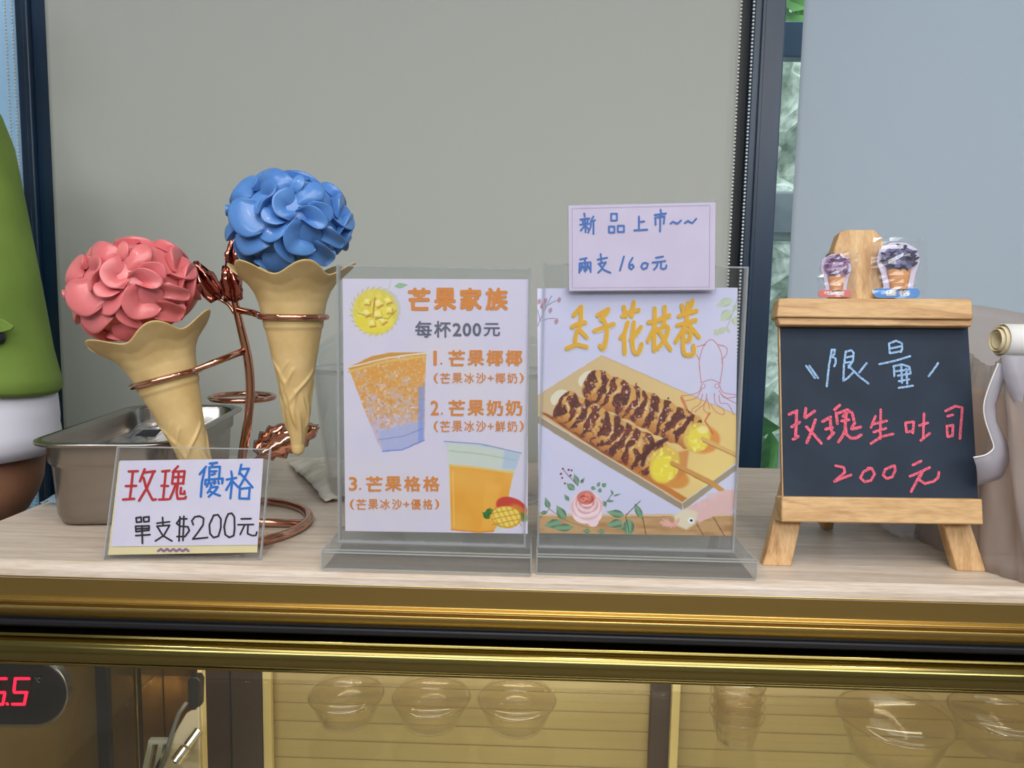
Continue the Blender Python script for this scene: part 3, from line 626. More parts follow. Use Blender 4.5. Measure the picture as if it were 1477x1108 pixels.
# skewer poster ------------------------------------------------------
c = Canvas(770, 1068, 410, 778, 1.7, (206, 206, 236))  # cool daylight on white paper is part of this lavender base
c.put((c.noise(70, 3)-0.4)*1.0, (220, 214, 232)); c.put((c.noise(110, 9)-.45)*.8, (212, 218, 240)); c.line([(800, 510), (800, 540)], 40, (196, 190, 210), .2, 20)
# plank strip
mw = c.poly([(770, 742), (1068, 742), (1068, 780), (770, 780)]); c.put(mw, (196, 158, 112)); c.put(mw*np.clip((c.noise(30, 7, 0, 6)-.4)*1.8, 0, 1), (166, 122, 80)); c.put(mw*(c.Y < 744.5), (222, 190, 150))
for x in (929, 1000, 1030): c.line([(x-3, 743), (x+(4 if x < 950 else 18), 778)], 1.3, (96, 66, 40), .8)
ox, oy, sc = 780, 490, 4.433
def Z(*pts): return [(ox+x/sc, oy+y/sc) for x, y in pts]
tray = Z((385, 100), (620, 200), (900, 330), (1300, 500), (1300, 740), (910, 1065), (400, 760), (0, 500), (-60, 460), (-60, 380))
mt = c.poly(tray); g = np.clip((c.X-800)/230, 0, 1)[..., None]; c.put(mt, np.array((206, 180, 140))*(1-g)+np.array((232, 200, 128))*g); c.put(mt*np.clip((c.Y-600)/90, 0, 1)*np.clip((c.X-960)/60, 0, 1), (240, 212, 130))
c.put(mt*np.clip((c.noise(40, 5)-.45)*1.0, 0, 1), (216, 186, 136))
c.line(Z((385, 100), (900, 330), (1300, 500)), 1.5, (190, 170, 140), .8)
c.poly(Z((-40, 470), (400, 735), (905, 1040), (905, 1092), (380, 780), (-40, 520)), (156, 142, 122), 1); c.line(Z((-40, 470), (400, 735), (905, 1045)), 1.6, (222, 206, 178), .95)
c.poly(Z((905, 1040), (1080, 920), (1300, 760), (1300, 800), (1150, 910), (915, 1090)), (160, 148, 128), 1); c.line(Z((905, 1042), (1085, 915)), 1.6, (226, 210, 184), .95)
c.poly(Z((0, 455), (420, 690), (620, 820), (935, 1015), (905, 1038), (400, 728), (0, 466)), (196, 116, 44), .95, 1); c.poly(Z((30, 470), (300, 600), (440, 690), (540, 760), (520, 795), (400, 728), (10, 470)), (120, 52, 26), .8, 1.5)
def roll(ax, bx, r0, r1, seed, cap):
    (xa, ya), (xb, yb) = Z(ax, bx); L = math.hypot(xb-xa, yb-ya); ux, uy = (xb-xa)/L, (yb-ya)/L
    t = ((c.X-xa)*ux+(c.Y-ya)*uy)/L; d = (-(c.X-xa)*uy+(c.Y-ya)*ux); n = c.noise(9, seed); n2 = c.noise(4, seed+5); n3 = c.noise(16, seed+9)
    r = (r0+(r1-r0)*t)/sc*(1+0.05*np.sin(t*38+seed)+(n-.5)*.10)
    endr = np.clip(1-np.maximum(np.maximum(-t, t-1)*L/(r*0.55), 0)**2, 0, 1)**.5
    m = np.clip((r*endr-abs(d))/1.2+.5, 0, 1)*(endr > 0)
    s = d/r; shade = 1-0.10*s
    egg = np.array((206, 150, 74))*(1-n2[..., None]*.5)+np.array((240, 206, 140))*n2[..., None]*.5
    c.put(m, egg); c.put(m*np.clip((s-.35)*1.6, 0, 1), (182, 112, 50)); 
    ph = t*L/17*2*PI-1.6*(1-s*s)+c.noise(24, seed+3)*9.0
    band = np.clip(np.sin(ph)*1.7+(n2-.5)*3.4+(n-.5)*3.0+1.1-np.clip(s-.15, 0, 1)*2.0-np.clip(-s-.75, 0, 1)*3, 0, 1)
    c.put(m*band*.95, (78, 26, 24)); c.put(m*band*np.clip((n2-.52)*5, 0, 1), (124, 54, 34)); c.put(m*band*np.clip((c.noise(3, seed+22)-.68)*9, 0, 1), (226, 190, 176))
    c.put(m*np.clip(-np.sin(ph)*3-2.2, 0, 1)*np.clip(.9-abs(s+.1)*1.5, 0, 1)*(n > .45), (244, 226, 196))
    c.put(m*np.clip((n2-.62)*6, 0, 1)*(1-band), (170, 96, 40))
    cx, cy = Z(cap)[0]
    return cx, cy
c.ell(*Z((1040, 640))[0], 24, 20, (222, 140, 60), .9, soft=.2); c.ell(*Z((840, 880))[0], 25, 15, (214, 140, 54), .9, .3, .2); c.poly(Z((880, 720), (950, 700), (930, 850), (870, 900)), (206, 130, 60), .8, 2)
c.line(Z((1080, 470), (1050, 520), (1100, 600)), 2.2, (200, 90, 50), .8); c.line(Z((900, 370), (930, 440)), 4, (206, 110, 76), .8); c.line(Z((610, 280), (600, 310)), 2.2, (150, 60, 40), .9); c.ell(*Z((815, 375))[0], 1.5, 1.5, (60, 24, 30))
c.ell(*Z((300, 250))[0], 15, 10, (228, 222, 200), 1, -.6); c.ell(*Z((120, 370))[0], 14, 10, (226, 220, 196), 1, -.6)
cx, cy = roll((330, 285), (950, 585), 104, 116, 31, (1000, 630))
c.ell(cx, cy-1, 19, 22, (222, 188, 84), ang=.4, soft=.15); c.ell(cx+2, cy+1, 15, 17, (236, 216, 70), ang=.4, soft=.3); c.put(c.ell(cx, cy, 17, 20)*np.clip((c.noise(6, 40)-.5)*4, 0, 1), (246, 236, 120)); c.ell(cx+8, cy-12, 8, 6, (248, 238, 180), .7, soft=.5)
cx, cy = roll((150, 425), (735, 775), 104, 128, 52, (790, 800))
c.ell(cx, cy, 22, 27, (224, 190, 80), ang=.3, soft=.15); c.ell(cx-2, cy+6, 17, 19, (238, 218, 62), ang=.3, soft=.3); c.put(c.ell(cx, cy, 20, 25)*np.clip((c.noise(6, 41)-.5)*4, 0, 1), (248, 238, 110)); c.line(Z((650, 800), (665, 740), (720, 680), (800, 640)), 6, (70, 24, 26), .9, 1)
c.line(Z((1035, 635), (1290, 755)), 6, (222, 178, 106)); c.line(Z((1035, 650), (1290, 770)), 1.2, (150, 104, 50), .8); c.line(Z((840, 790), (1090, 915), (1160, 965)), 7, (206, 150, 78)); c.line(Z((838, 805), (1085, 930)), 1.2, (140, 92, 40), .8)
# pink squid bottom right
ox, oy, sc = 760, 610, 4.344
c.poly(Z((980, 545), (1130, 470), (1240, 420), (1310, 420), (1310, 500), (1270, 585), (1210, 570), (1080, 625)), (226, 186, 184), 1, 1); c.poly(Z((1120, 450), (1230, 425), (1150, 490)), (222, 196, 204), .9, 1)
c.poly(Z((920, 580), (1000, 535), (1070, 560), (1060, 630), (1000, 670), (930, 640)), (226, 216, 190), 1, 2)
for k_ in range(9):
    an_ = 1.6+k_*.27; x0_, y0_ = Z((950-k_*2, 605+k_*5))[0]; L_ = 25-1.1*abs(k_-5)
    for t_ in np.linspace(0, 1, 18): c.ell(x0_+math.cos(an_+.3*t_)*L_*t_, y0_+math.sin(an_+.3*t_)*L_*t_*.6, 1.9*(1-.5*t_), 1.6*(1-.5*t_), (236, 186, 176) if k_ % 2 else (226, 164, 156), .9, soft=.3)
c.put(c.ell(1030, 722, 26, 12, ang=-.4)*np.clip((c.noise(8, 3)-.5)*2, 0, 1), (236, 204, 200)); c.ell(*Z((1028, 612))[0], 4.4, 4.4, (240, 240, 240)); c.ell(*Z((1030, 612))[0], 2, 2, (30, 30, 60))
# rose and leaves bottom left
for (x, y, L, w_, an) in [(140, 540, 17, 8, -1.9), (130, 560, 12, 6, 3.0), (240, 610, 25, 13, -2.1), (215, 620, 26, 12, 2.9), (290, 655, 30, 11, 3.1), (265, 490, 12, 6, -2.2), (300, 420, 15, 9, -2.5), (320, 390, 17, 8, -1.9), (335, 380, 10, 5, -.9), (400, 405, 8, 6, .3), (440, 400, 8, 5, -1), (470, 400, 8, 6, -.6), (455, 440, 8, 6, -1.4), (480, 490, 10, 6, 1.2), (500, 490, 11, 4, 0), (540, 460, 12, 3, -.3), (540, 450, 8, 3, -2), (610, 580, 26, 11, 3.35), (600, 620, 24, 12, 2.9), (640, 600, 28, 16, 1.6), (720, 600, 24, 10, -2.0), (610, 640, 12, 7, 2.4), (400, 680, 12, 6, 3.2), (490, 685, 12, 6, 3.3)]:
    c.leaf(*Z((x, y))[0], L, w_, an, (150, 186, 150), (56, 104, 82))
c.line(Z((640, 690), (620, 580), (710, 490)), 1.1, (70, 74, 60)); c.line(Z((320, 395), (250, 320), (225, 290)), .9, (90, 60, 70)); c.line(Z((480, 520), (540, 440)), .9, (60, 90, 70)); c.line(Z((70, 600), (140, 540), (260, 620), (390, 660)), .9, (120, 110, 60), .8)
for p in ((225, 288), (213, 320), (220, 345), (238, 380), (262, 295), (280, 298), (273, 330), (345, 362)): c.ell(*Z(p)[0], 1.5, 1.5, (120, 50, 60), soft=.4)
rx0, ry0 = Z((375, 525))[0]
c.ell(rx0, ry0, 24, 22, (238, 212, 220), 1, 0, .08); c.ell(rx0-6, ry0+14, 15, 10, (244, 224, 230), 1, .3, .1); c.ell(rx0+9, ry0+14, 14, 10, (242, 220, 226), 1, -.4, .1); c.ell(rx0+9, ry0+22, 8, 7, (240, 214, 222), 1, 0, .12)
def petal_arc(cx, cy, r, a0, a1, w0, col):
    n_ = 14
    for i_ in range(n_):
        a_ = a0+(a1-a0)*i_/(n_-1); c.ell(cx+r*math.cos(a_), cy+r*.85*math.sin(a_), w0*math.sin(PI*(i_+.6)/n_)+.4, w0*.6*math.sin(PI*(i_+.6)/n_)+.4, col, .75, a_+PI/2, .5)
for r_, w0, col in ((21, 3.2, (228, 184, 192)), (17, 3.0, (244, 222, 226)), (15, 2.6, (222, 168, 176)), (12, 2.6, (240, 206, 208)), (10, 2.2, (214, 146, 150))):
    for k_ in range(4):
        a_ = k_*PI/2+r_*.7; petal_arc(rx0, ry0-(21-r_)*.6, r_, a_, a_+1.7, w0, col)
c.ell(rx0-1, ry0-13, 13, 10, (212, 120, 108), 1, 0, .12)
for k_ in range(7): petal_arc(rx0-1+(k_ % 3-1)*3.5, ry0-13+(k_ % 2)*3-1, 3.4+k_*.5, k_*1.1, k_*1.1+2.2, 1.1, (176, 54, 46) if k_ % 2 else (232, 150, 134))
# squid outline, twigs and leaves at the top
ox, oy, sc = 760, 400, 4.476
col = (196, 110, 108)
def arc(pts): 
    pts = Z(*pts); q = []
    for i in range(len(pts)-1):
        p0 = pts[max(i-1, 0)]; p1 = pts[i]; p2 = pts[i+1]; p3 = pts[min(i+2, len(pts)-1)]
        for t in (0, .2, .4, .6, .8): q.append(tuple(0.5*((2*p1[k])+(-p0[k]+p2[k])*t+(2*p0[k]-5*p1[k]+4*p2[k]-p3[k])*t*t+(-p0[k]+3*p1[k]-3*p2[k]+p3[k])*t**3) for k in (0, 1)))
    return q+[pts[-1]]
for L in [[(1125, 680), (1113, 560), (1125, 490), (1150, 430), (1190, 403), (1225, 430), (1255, 490), (1262, 570), (1245, 690)], [(1150, 437), (1095, 450), (1090, 490), (1115, 535)], [(1232, 437), (1285, 450), (1290, 490), (1260, 535)], [(1125, 682), (1190, 662), (1245, 685)], [(1125, 700), (1110, 740), (1050, 762), (1000, 765)], [(1130, 720), (1090, 780), (1010, 800)], [(1245, 700), (1270, 745), (1360, 760)], [(1240, 730), (1280, 780), (1355, 770)], [(1135, 755), (1115, 820), (1070, 850), (1060, 890)], [(1160, 755), (1150, 810), (1085, 870)], [(1160, 780), (1140, 850), (1170, 880)], [(1180, 850), (1165, 790)], [(1210, 750), (1215, 810), (1265, 850), (1270, 888), (1220, 870), (1185, 820)], [(1240, 760), (1250, 810), (1300, 820), (1335, 890)], [(1255, 755), (1300, 790), (1350, 815)]]:
    c.line(arc(L), 1.1, col, .9, .45)
for p in ((1138, 703), (1227, 703)): c.put(np.clip(1-abs(np.hypot(c.X-Z(p)[0][0], c.Y-Z(p)[0][1])-3)/.8, 0, 1), col)
for L in [[(70, 315), (110, 220), (160, 120)], [(85, 280), (70, 210)], [(95, 285), (130, 268), (185, 265)], [(110, 220), (90, 190)], [(120, 200), (118, 160)], [(135, 180), (190, 150)]]: c.line(Z(*L), .9, (90, 80, 110), .8)
for p in ((190, 285), (208, 147), (152, 215), (120, 152), (98, 185), (80, 157)): c.ell(*Z(p)[0], 2.6, 4, (168, 120, 130), .8, .3, .6)
for (x, y, L, w_, an) in [(1330, 145, 26, 12, 2.8), (1320, 215, 22, 15, 2.4), (1240, 345, 10, 9, 2.5), (1290, 325, 20, 8, 2.6), (1350, 250, 16, 14, 1.5), (1360, 180, 12, 9, -.9+PI), (1290, 330, 8, 5, 1)]: c.leaf(*Z((x, y))[0], L, w_, an, (206, 216, 196), (170, 190, 160))
c.line(Z((1365, 110), (1345, 190), (1290, 330)), .9, (150, 160, 140), .8)
q2 = [(775, 416), (1064, 415), (1060, 773), (777, 769)]
post2 = c.sheet('menu_poster', PP, q2, 'poster_print_skewer', 0.0, label='poster with two sauced egg roll skewers in a tray, a rose and a squid', cat='poster', group='printed posters')
# brush title, traced stroke by stroke
br = [[(300, 245), (350, 190)], [(350, 195), (345, 300), (320, 360), (310, 410)], [(290, 320), (325, 300), (375, 290)], [(345, 345), (385, 385)], [(255, 458), (320, 432), (385, 448)],
      [(455, 245), (525, 205)], [(522, 212), (478, 275)], [(495, 275), (515, 330), (510, 400), (490, 460), (470, 440)], [(435, 345), (500, 320), (560, 300)],
      [(625, 190), (640, 250)], [(690, 160), (675, 250)], [(615, 250), (660, 225), (720, 210)], [(650, 290), (630, 360), (605, 390)], [(628, 360), (630, 490)], [(690, 290), (680, 400), (690, 480), (720, 485), (740, 430)], [(735, 320), (700, 370), (670, 400)],
      [(825, 200), (825, 300), (820, 470)], [(785, 290), (860, 275)], [(820, 330), (780, 410)], [(835, 330), (850, 350)], [(890, 190), (885, 310)], [(855, 270), (920, 245)], [(860, 330), (910, 320), (890, 400), (840, 460)], [(860, 360), (890, 410), (925, 465)],
      [(1000, 180), (1010, 220)], [(1070, 150), (1050, 210)], [(980, 250), (1095, 215)], [(970, 310), (1090, 275)], [(1040, 165), (1030, 300), (960, 415)], [(1040, 300), (1075, 340), (1110, 385)], [(1015, 350), (1055, 345), (1050, 400), (1015, 410)], [(1010, 350), (1010, 480), (1040, 500), (1075, 490), (1075, 440)]]
strokes('brush_title', PP, br, 26, 760, 400, 4.476, m_yl_ink, post2, 0.0009, True, label='yellow brush lettering')
strokes('brush_glow', PP, [[(x+4, y+7) for x, y in s] for s in br], 31, 760, 400, 4.476, mat('pale_yellow_ink', (232, 214, 170), 0.6), post2, 0.0002, True, label='pale yellow print halo')

# laminated new-product card taped in front of the skewer holder -------------
NP = Plane((0, YS-0.0075, 0), (0, -1, 0.0))
nc = obj('price_card', MB().slab([NP.hit(*p) for p in ((820, 296.5), (1032, 292), (1031, 418), (821, 419.5))], (0, 0.0006, 0)), m_paper2, loc=NP.hit(926, 356), label='lilac card with blue handwriting fixed on top of the skewer poster stand', cat='card', group='handwritten price cards')
def boxs(x0, y0, x1, y1): return [(x0, y0), (x1, y0), (x1, y1), (x0, y1), (x0, y0)]
L = [[(335, 175), (340, 195)], [(310, 215), (370, 208)], [(325, 225), (330, 245)], [(360, 222), (350, 245)], [(308, 250), (370, 243)], [(340, 215), (345, 300)], [(340, 255), (312, 290)], [(345, 255), (368, 285)], [(397, 195), (380, 225), (380, 260), (362, 303)], [(380, 228), (408, 220)], [(397, 225), (397, 312)],
     boxs(515, 177, 553, 222), boxs(500, 262, 536, 302), boxs(559, 257, 600, 298), [(700, 195), (700, 285)], [(700, 232), (735, 228)], [(668, 288), (755, 283)],
     [(843, 150), (848, 170)], [(805, 185), (880, 175)], [(808, 203), (811, 250)], [(808, 203), (870, 194), (865, 243)], [(842, 180), (840, 295)], [(910, 242), (925, 230), (940, 236), (955, 243), (980, 222)], [(1005, 240), (1025, 224), (1040, 233), (1055, 240), (1082, 210)],
     [(308, 482), (352, 472)], [(305, 507), (303, 570)], [(305, 507), (378, 500), (378, 565)], [(341, 480), (341, 562)], [(322, 512), (313, 555)], [(324, 522), (335, 548)], [(358, 510), (350, 552)], [(360, 520), (371, 545)],
     [(445, 445), (450, 500)], [(425, 482), (488, 470)], [(430, 510), (480, 500), (452, 545), (428, 570)], [(436, 512), (465, 550), (510, 570)], [(600, 462), (573, 555)],
     [(658, 470), (637, 505), (634, 535), (650, 547), (666, 530), (655, 514), (638, 522)], [(725, 508), (714, 530), (728, 546), (752, 537), (760, 510), (740, 503), (725, 508)], [(812, 470), (860, 462)], [(790, 502), (875, 492)], [(825, 500), (818, 530), (800, 548)], [(848, 498), (846, 540), (862, 546), (880, 538), (882, 520)]]
strokes('handwriting', NP, L, 12.5, 770, 270, 4.616, m_blue_ink, nc, 0.0003)
ds = []
def dash(a, b, n=26):
    for k in range(n):
        t = k/n; t2 = (k+.6)/n; ds.append([(a[0]+(b[0]-a[0])*t, a[1]+(b[1]-a[1])*t), (a[0]+(b[0]-a[0])*t2, a[1]+(b[1]-a[1])*t2)])
dash((255, 142), (1172, 120), 44); dash((1172, 120), (1170, 665)); dash((1170, 665), (257, 670), 44); dash((257, 670), (255, 142))
strokes('dashed_border', NP, ds, 2.6, 770, 270, 4.616, mat('purple_ink', (150, 132, 170), 0.6), nc, 0.0003)
sl = MB().slab([NP.hit(*p, 0.0008) for p in ((818, 294), (1034, 288), (1033, 420), (819, 421))], (0, 0.0002, 0)); sl.slab([NP.hit(*p, -0.001) for p in ((818, 294), (1034, 288), (1033, 420), (819, 421))], (0, 0.0002, 0))
obj('clear_sleeve', sl, m_film, nc)

# handwritten price label in its slanted holder ----------------------------
bl, br_ = G(150.5, 808), G(375, 808)
tl = V(171, 645, bl.y+0.014)
LP = plane3(bl, br_, tl)
lt = thing('label_holder', 'small slanted clear acrylic holder in front of the steel pan', 'sign holder', (bl+br_)/2)
outer = [(171, 644.5), (390, 648), (376, 808.5), (150.5, 808.5)]
obj('front_panel', MB().slab([LP.hit(*p, 0.0016) for p in outer], -LP.n*0.0012), m_acr, lt, bevel=0.0002)
obj('back_panel', MB().slab([LP.hit(*p, -0.0018) for p in outer], -LP.n*0.0014), m_acr, lt, bevel=0.0002)
e = MB()  # whitish rim bars stand in for light glinting on the acrylic
for a_, b_ in zip(outer, outer[1:]+outer[:1]): e.bar(LP.hit(*a_, -0.0002), LP.hit(*b_, -0.0002), 0.0010, 0.0040, LP.n)
obj('edge_glint_bars', e, clear('edge_glint2', (0.85, 0.88, 0.88), 0.12, milky=0.4), lt)
pts = [LP.hit(*outer[3], -0.002), LP.hit(*outer[2], -0.002)]; pts = [Vector((p.x, p.y, ZT+0.0003)) for p in pts]
obj('foot_plate', MB().slab([pts[0], pts[1], pts[1]+Vector((0, 0.038, 0)), pts[0]+Vector((0, 0.038, 0))], (0, 0, 0.002)), m_acr, lt, bevel=0.0003)
yc = obj('backing_card', MB().slab([LP.hit(*p, -0.0006) for p in ((171.5, 666), (378, 664), (371, 797), (156, 800.5))], -LP.n*0.0003), m_cream, loc=LP.hit(270, 730), cat='card', label='pale yellow card edge showing behind the handwritten price card')
sp = [[(228+k*9, 795), (232+k*9, 792), (236+k*9, 795)] for k in range(5)]
strokes('purple_print', LP, sp, 3.4, 0, 0, 1, mat('purple_print', (128, 100, 140), 0.6), yc, -0.0004)
pc = obj('price_card', MB().slab([LP.hit(*p, 0.0001) for p in ((173.4, 664.6), (379.8, 661.5), (371.5, 786), (160, 788.5))], -LP.n*0.0004), m_paper, loc=LP.hit(270, 725), label='white card with red, blue and black handwriting in the small holder at left', cat='card', group='handwritten price cards')
R = [[(315, 370), (480, 365)], [(390, 370), (365, 620), (335, 860)], [(265, 630), (450, 625)], [(215, 870), (415, 855)], [(600, 330), (560, 430), (515, 545)], [(585, 390), (785, 365)], [(760, 375), (640, 660), (500, 890)], [(580, 480), (620, 640), (700, 800), (740, 875), (800, 865)],
     [(910, 370), (1040, 355)], [(975, 365), (950, 620), (925, 870)], [(895, 625), (1015, 630)], [(855, 870), (1015, 865)], [(1190, 280), (1095, 385)], [(1110, 385), (1085, 590)], [(1110, 375), (1310, 365), (1280, 590)], [(1085, 590), (1290, 580)], [(1100, 475), (1290, 465)], [(1205, 375), (1190, 580)],
     [(1150, 600), (1100, 740), (1045, 860)], [(1190, 590), (1165, 740), (1185, 855), (1320, 850), (1330, 820)], [(1245, 660), (1235, 765), (1310, 770), (1305, 720)]]
strokes('handwriting', LP, R, 44, 160, 650, 12.31, m_red_ink, pc, 0.0004, label='red characters')
B = [[(275, 285), (160, 420)], [(250, 340), (200, 560), (180, 820)], [(340, 230), (470, 215)], [(400, 230), (370, 290)], [(335, 300), (330, 500)], [(335, 295), (520, 285), (505, 490)], [(365, 370), (460, 365)], [(375, 430), (430, 410)], [(265, 520), (570, 495), (560, 580)], [(265, 520), (260, 600)], [(330, 550), (285, 640)], [(400, 560), (420, 590)], [(430, 545), (440, 575)], [(490, 550), (500, 590)],
     [(375, 640), (300, 750)], [(350, 655), (480, 645), (440, 710), (320, 820)], [(360, 580), (365, 630)], [(350, 730), (420, 765), (520, 800)],
     [(720, 370), (740, 500), (705, 850)], [(640, 515), (810, 485)], [(730, 530), (630, 700)], [(740, 540), (850, 655)], [(900, 250), (860, 420)], [(890, 330), (1035, 320), (960, 480), (870, 640)], [(870, 390), (960, 490), (1100, 655)], [(875, 670), (865, 850)], [(875, 680), (1050, 660), (1030, 850)], [(865, 850), (1040, 855)]]
strokes('handwriting', LP, B, 42, 275, 650, 12.31, m_blue_ink, pc, 0.0004, label='blue characters')
K = [[(115, 120), (120, 165), (170, 160), (165, 112), (115, 120)], [(190, 115), (195, 160), (245, 155), (245, 108), (190, 115)], [(110, 205), (115, 260), (245, 245), (248, 200), (110, 205)], [(112, 232), (246, 225)], [(175, 200), (180, 380)], [(110, 300), (255, 290)], [(383, 115), (388, 200)], [(325, 175), (455, 160)], [(325, 205), (455, 195), (395, 300), (310, 355)], [(330, 210), (385, 300), (478, 355)],
     [(630, 130), (560, 130), (525, 175), (560, 205), (640, 210), (655, 250), (610, 310), (530, 310)], [(560, 110), (550, 355)], [(600, 103), (590, 350)], [(695, 190), (680, 150), (710, 110), (760, 102), (800, 125), (795, 190), (740, 270), (690, 335), (840, 320)],
     [(880, 145), (900, 95), (945, 88), (975, 130), (975, 220), (950, 305), (900, 320), (865, 280), (858, 190), (880, 140)], [(1030, 120), (1050, 80), (1085, 72), (1112, 110), (1115, 230), (1105, 300), (1060, 318), (1020, 290), (1008, 210), (1030, 120)],
     [(1180, 130), (1280, 128)], [(1148, 190), (1305, 188)], [(1215, 195), (1170, 290)], [(1250, 195), (1245, 280), (1290, 300), (1330, 298), (1340, 265)]]
strokes('handwriting', LP, K, 18.5, 180, 730, 7.033, m_black_ink, pc, 0.0004, False, label='black price line')

# ------------------------------------------------------------------ easel with chalkboard
bo = V(1131, 717, 0.617); tb = V(1125, 470, 0.648); bo2 = V(1410, 720, 0.617)
BP = plane3(bo, bo2, tb)
es = thing('mini_easel', 'small pine table easel standing at the right end of the counter', 'easel', (0.29, 0.62, ZT))
ud = -BP.n
def pslab(pxs, off, th): return MB().slab([BP.hit(*p, off) for p in pxs], ud*th)
obj('bottom_ledge', pslab([(1128, 716.5), (1417, 720), (1419, 757), (1127, 753)], 0.013, 0.018), m_pine, es, bevel=0.0012)
tr_ = MB(); tr_.slab([BP.hit(*p, 0.012) for p in ((1124, 430), (1402, 431), (1404, 461), (1120, 457))], ud*0.016); tr_.slab([BP.hit(*p, 0.009) for p in ((1121, 457), (1403, 461), (1402, 471), (1124, 469))], ud*0.010)
obj('top_rail', tr_, m_pine, es, bevel=0.0012)
obj('head_block', pslab([(1212, 334), (1222, 331), (1262, 331), (1274, 345), (1280, 440), (1205, 440), (1201, 400), (1203, 360)], 0.001, 0.014), m_pinez, es, bevel=0.0012)
def leg(top, bot, wt, wb):
    """leg from a point on the board plane down to the worktop"""
    a = BP.hit(*top, -0.006); b = Vector(bot); d = (b-a).normalized(); side = Vector((1, 0, 0)); side = (side-d*side.dot(d)).normalized(); th_ = d.cross(side).normalized()
    if th_.y < 0: th_ = -th_
    fr = [a-side*wt/2, a+side*wt/2, b+side*wb/2, b-side*wb/2]
    o_ = []
    for p in fr[2:]:                                     # feet cut level with the worktop
        o_.append(p+d*((ZT-p.z)/d.z))
    return MB().slab([fr[0], fr[1], o_[0], o_[1]], th_*0.011)
lf = BP.hit(1122, 812, -0.006); rf = BP.hit(1400, 818, -0.006)
for a_, f_ in (((1232, 345), lf), ((1252, 345), rf)):
    l_ = leg(a_, f_, 0.013, 0.0235)
    obj('leg', l_, m_pinez, es, bevel=0.001)
hp = BP.hit(1240, 350, -0.02); bk_ = G(1190, 762)
obj('leg', MB().bar(hp, bk_+Vector((0, 0, 0.002)), 0.016, 0.010, (1, 0, 0)), m_pinez, es, bevel=0.001, label='rear prop leg')
hg = V(1196, 371, 0.655)
obj('hinge_pin', MB().tube([hg+Vector((0.0022*math.cos(a), 0, 0.0026*math.sin(a))) for a in np.linspace(0, 2*PI, 14, endpoint=False)], 0.0009, 8, True), mat('brass_dark', (90, 72, 48), 0.3, 1), es, smooth=True, label='small dark brass ring')
bq = [(1125, 469), (1396, 470), (1411, 722), (1130, 719)]
cbd = obj('chalkboard', pslab(bq, 0.0, 0.004), m_slate, loc=BP.hit(1268, 595), cat='chalkboard', label='dark blue chalkboard with blue and pink chalk writing on the pine easel')
obj('wood_edge', MB().slab([BP.hit(*p, 0.0) for p in ((1123.4, 469), (1124.9, 469), (1130, 719), (1128.4, 719))], ud*0.004), m_pinez, cbd)
L = [[(308, 290), (355, 355)], [(325, 290), (372, 355)], [(445, 205), (430, 290), (418, 400)], [(445, 203), (462, 203), (458, 228), (445, 240), (466, 250), (466, 275), (458, 292)], [(520, 212), (510, 290), (507, 370), (530, 355), (560, 325)], [(518, 214), (550, 206), (562, 220), (558, 262), (535, 300)], [(520, 245), (556, 238)], [(520, 272), (552, 268)], [(632, 275), (592, 325)], [(535, 288), (590, 345), (642, 385)],
     [(752, 172), (756, 222)], [(752, 170), (790, 155), (820, 168), (822, 200), (815, 215)], [(765, 195), (815, 185)], [(760, 222), (812, 212)], [(700, 281), (780, 264), (865, 238)], [(778, 292), (780, 345)], [(775, 292), (820, 282), (862, 295), (868, 330)], [(790, 318), (855, 310)], [(800, 342), (862, 332)], [(818, 290), (822, 380)], [(845, 305), (850, 385)], [(805, 372), (860, 362)], [(805, 408), (880, 396)], [(1015, 275), (992, 310), (965, 345)]]
strokes('chalk_writing', BP, L, 11.5, 1080, 450, 3.72, m_chb, cbd, 0.0004, label='pale blue chalk characters')
L1 = [[(190, 400), (310, 345)], [(305, 350), (300, 520), (290, 740)], [(230, 590), (350, 520)], [(250, 780), (330, 735)], [(445, 310), (430, 440)], [(440, 450), (580, 350)], [(590, 480), (540, 640), (460, 830)], [(455, 590), (570, 710), (680, 840)],
      [(700, 510), (820, 440)], [(815, 450), (825, 600), (850, 700)], [(745, 625), (850, 600)], [(785, 770), (870, 680)], [(960, 260), (880, 330)], [(905, 380), (925, 540)], [(910, 390), (1080, 330), (1150, 380), (1175, 490)], [(1060, 370), (1040, 600)], [(990, 500), (1100, 480)], [(1050, 600), (1010, 720), (940, 820)], [(1050, 590), (1060, 700), (1130, 760), (1210, 760), (1290, 710)], [(1190, 530), (1140, 620), (1200, 615), (1280, 590)], [(1100, 350), (1010, 430)]]
strokes('chalk_writing', BP, L1, 47, 1120, 560, 10.55, m_chp, cbd, 0.0004, label='pink chalk characters')
L2 = [[(680, 560), (655, 620)], [(668, 602), (740, 585)], [(708, 525), (705, 680)], [(670, 645), (735, 625)], [(655, 707), (710, 670), (775, 655)], [(840, 595), (846, 645)], [(840, 595), (885, 590), (880, 650)], [(850, 645), (878, 640)], [(940, 545), (935, 680)], [(915, 610), (960, 595)], [(922, 690), (970, 652)],
      [(1055, 532), (1110, 505), (1145, 515), (1138, 600), (1132, 680)], [(1065, 560), (1095, 553)], [(1062, 615), (1066, 670)], [(1062, 613), (1095, 608), (1092, 665)], [(1066, 670), (1092, 665)],
      [(465, 825), (510, 835), (515, 860), (458, 910), (500, 893), (548, 875)], [(655, 838), (615, 858), (598, 890), (620, 912), (655, 905), (675, 870), (660, 840), (640, 838)], [(778, 825), (732, 845), (720, 875), (740, 895), (770, 885), (786, 850), (782, 825)],
      [(880, 822), (925, 800)], [(865, 882), (915, 862), (970, 835)], [(925, 862), (905, 900), (870, 965)], [(930, 862), (912, 900), (945, 922), (990, 910), (1015, 890), (1020, 860)]]
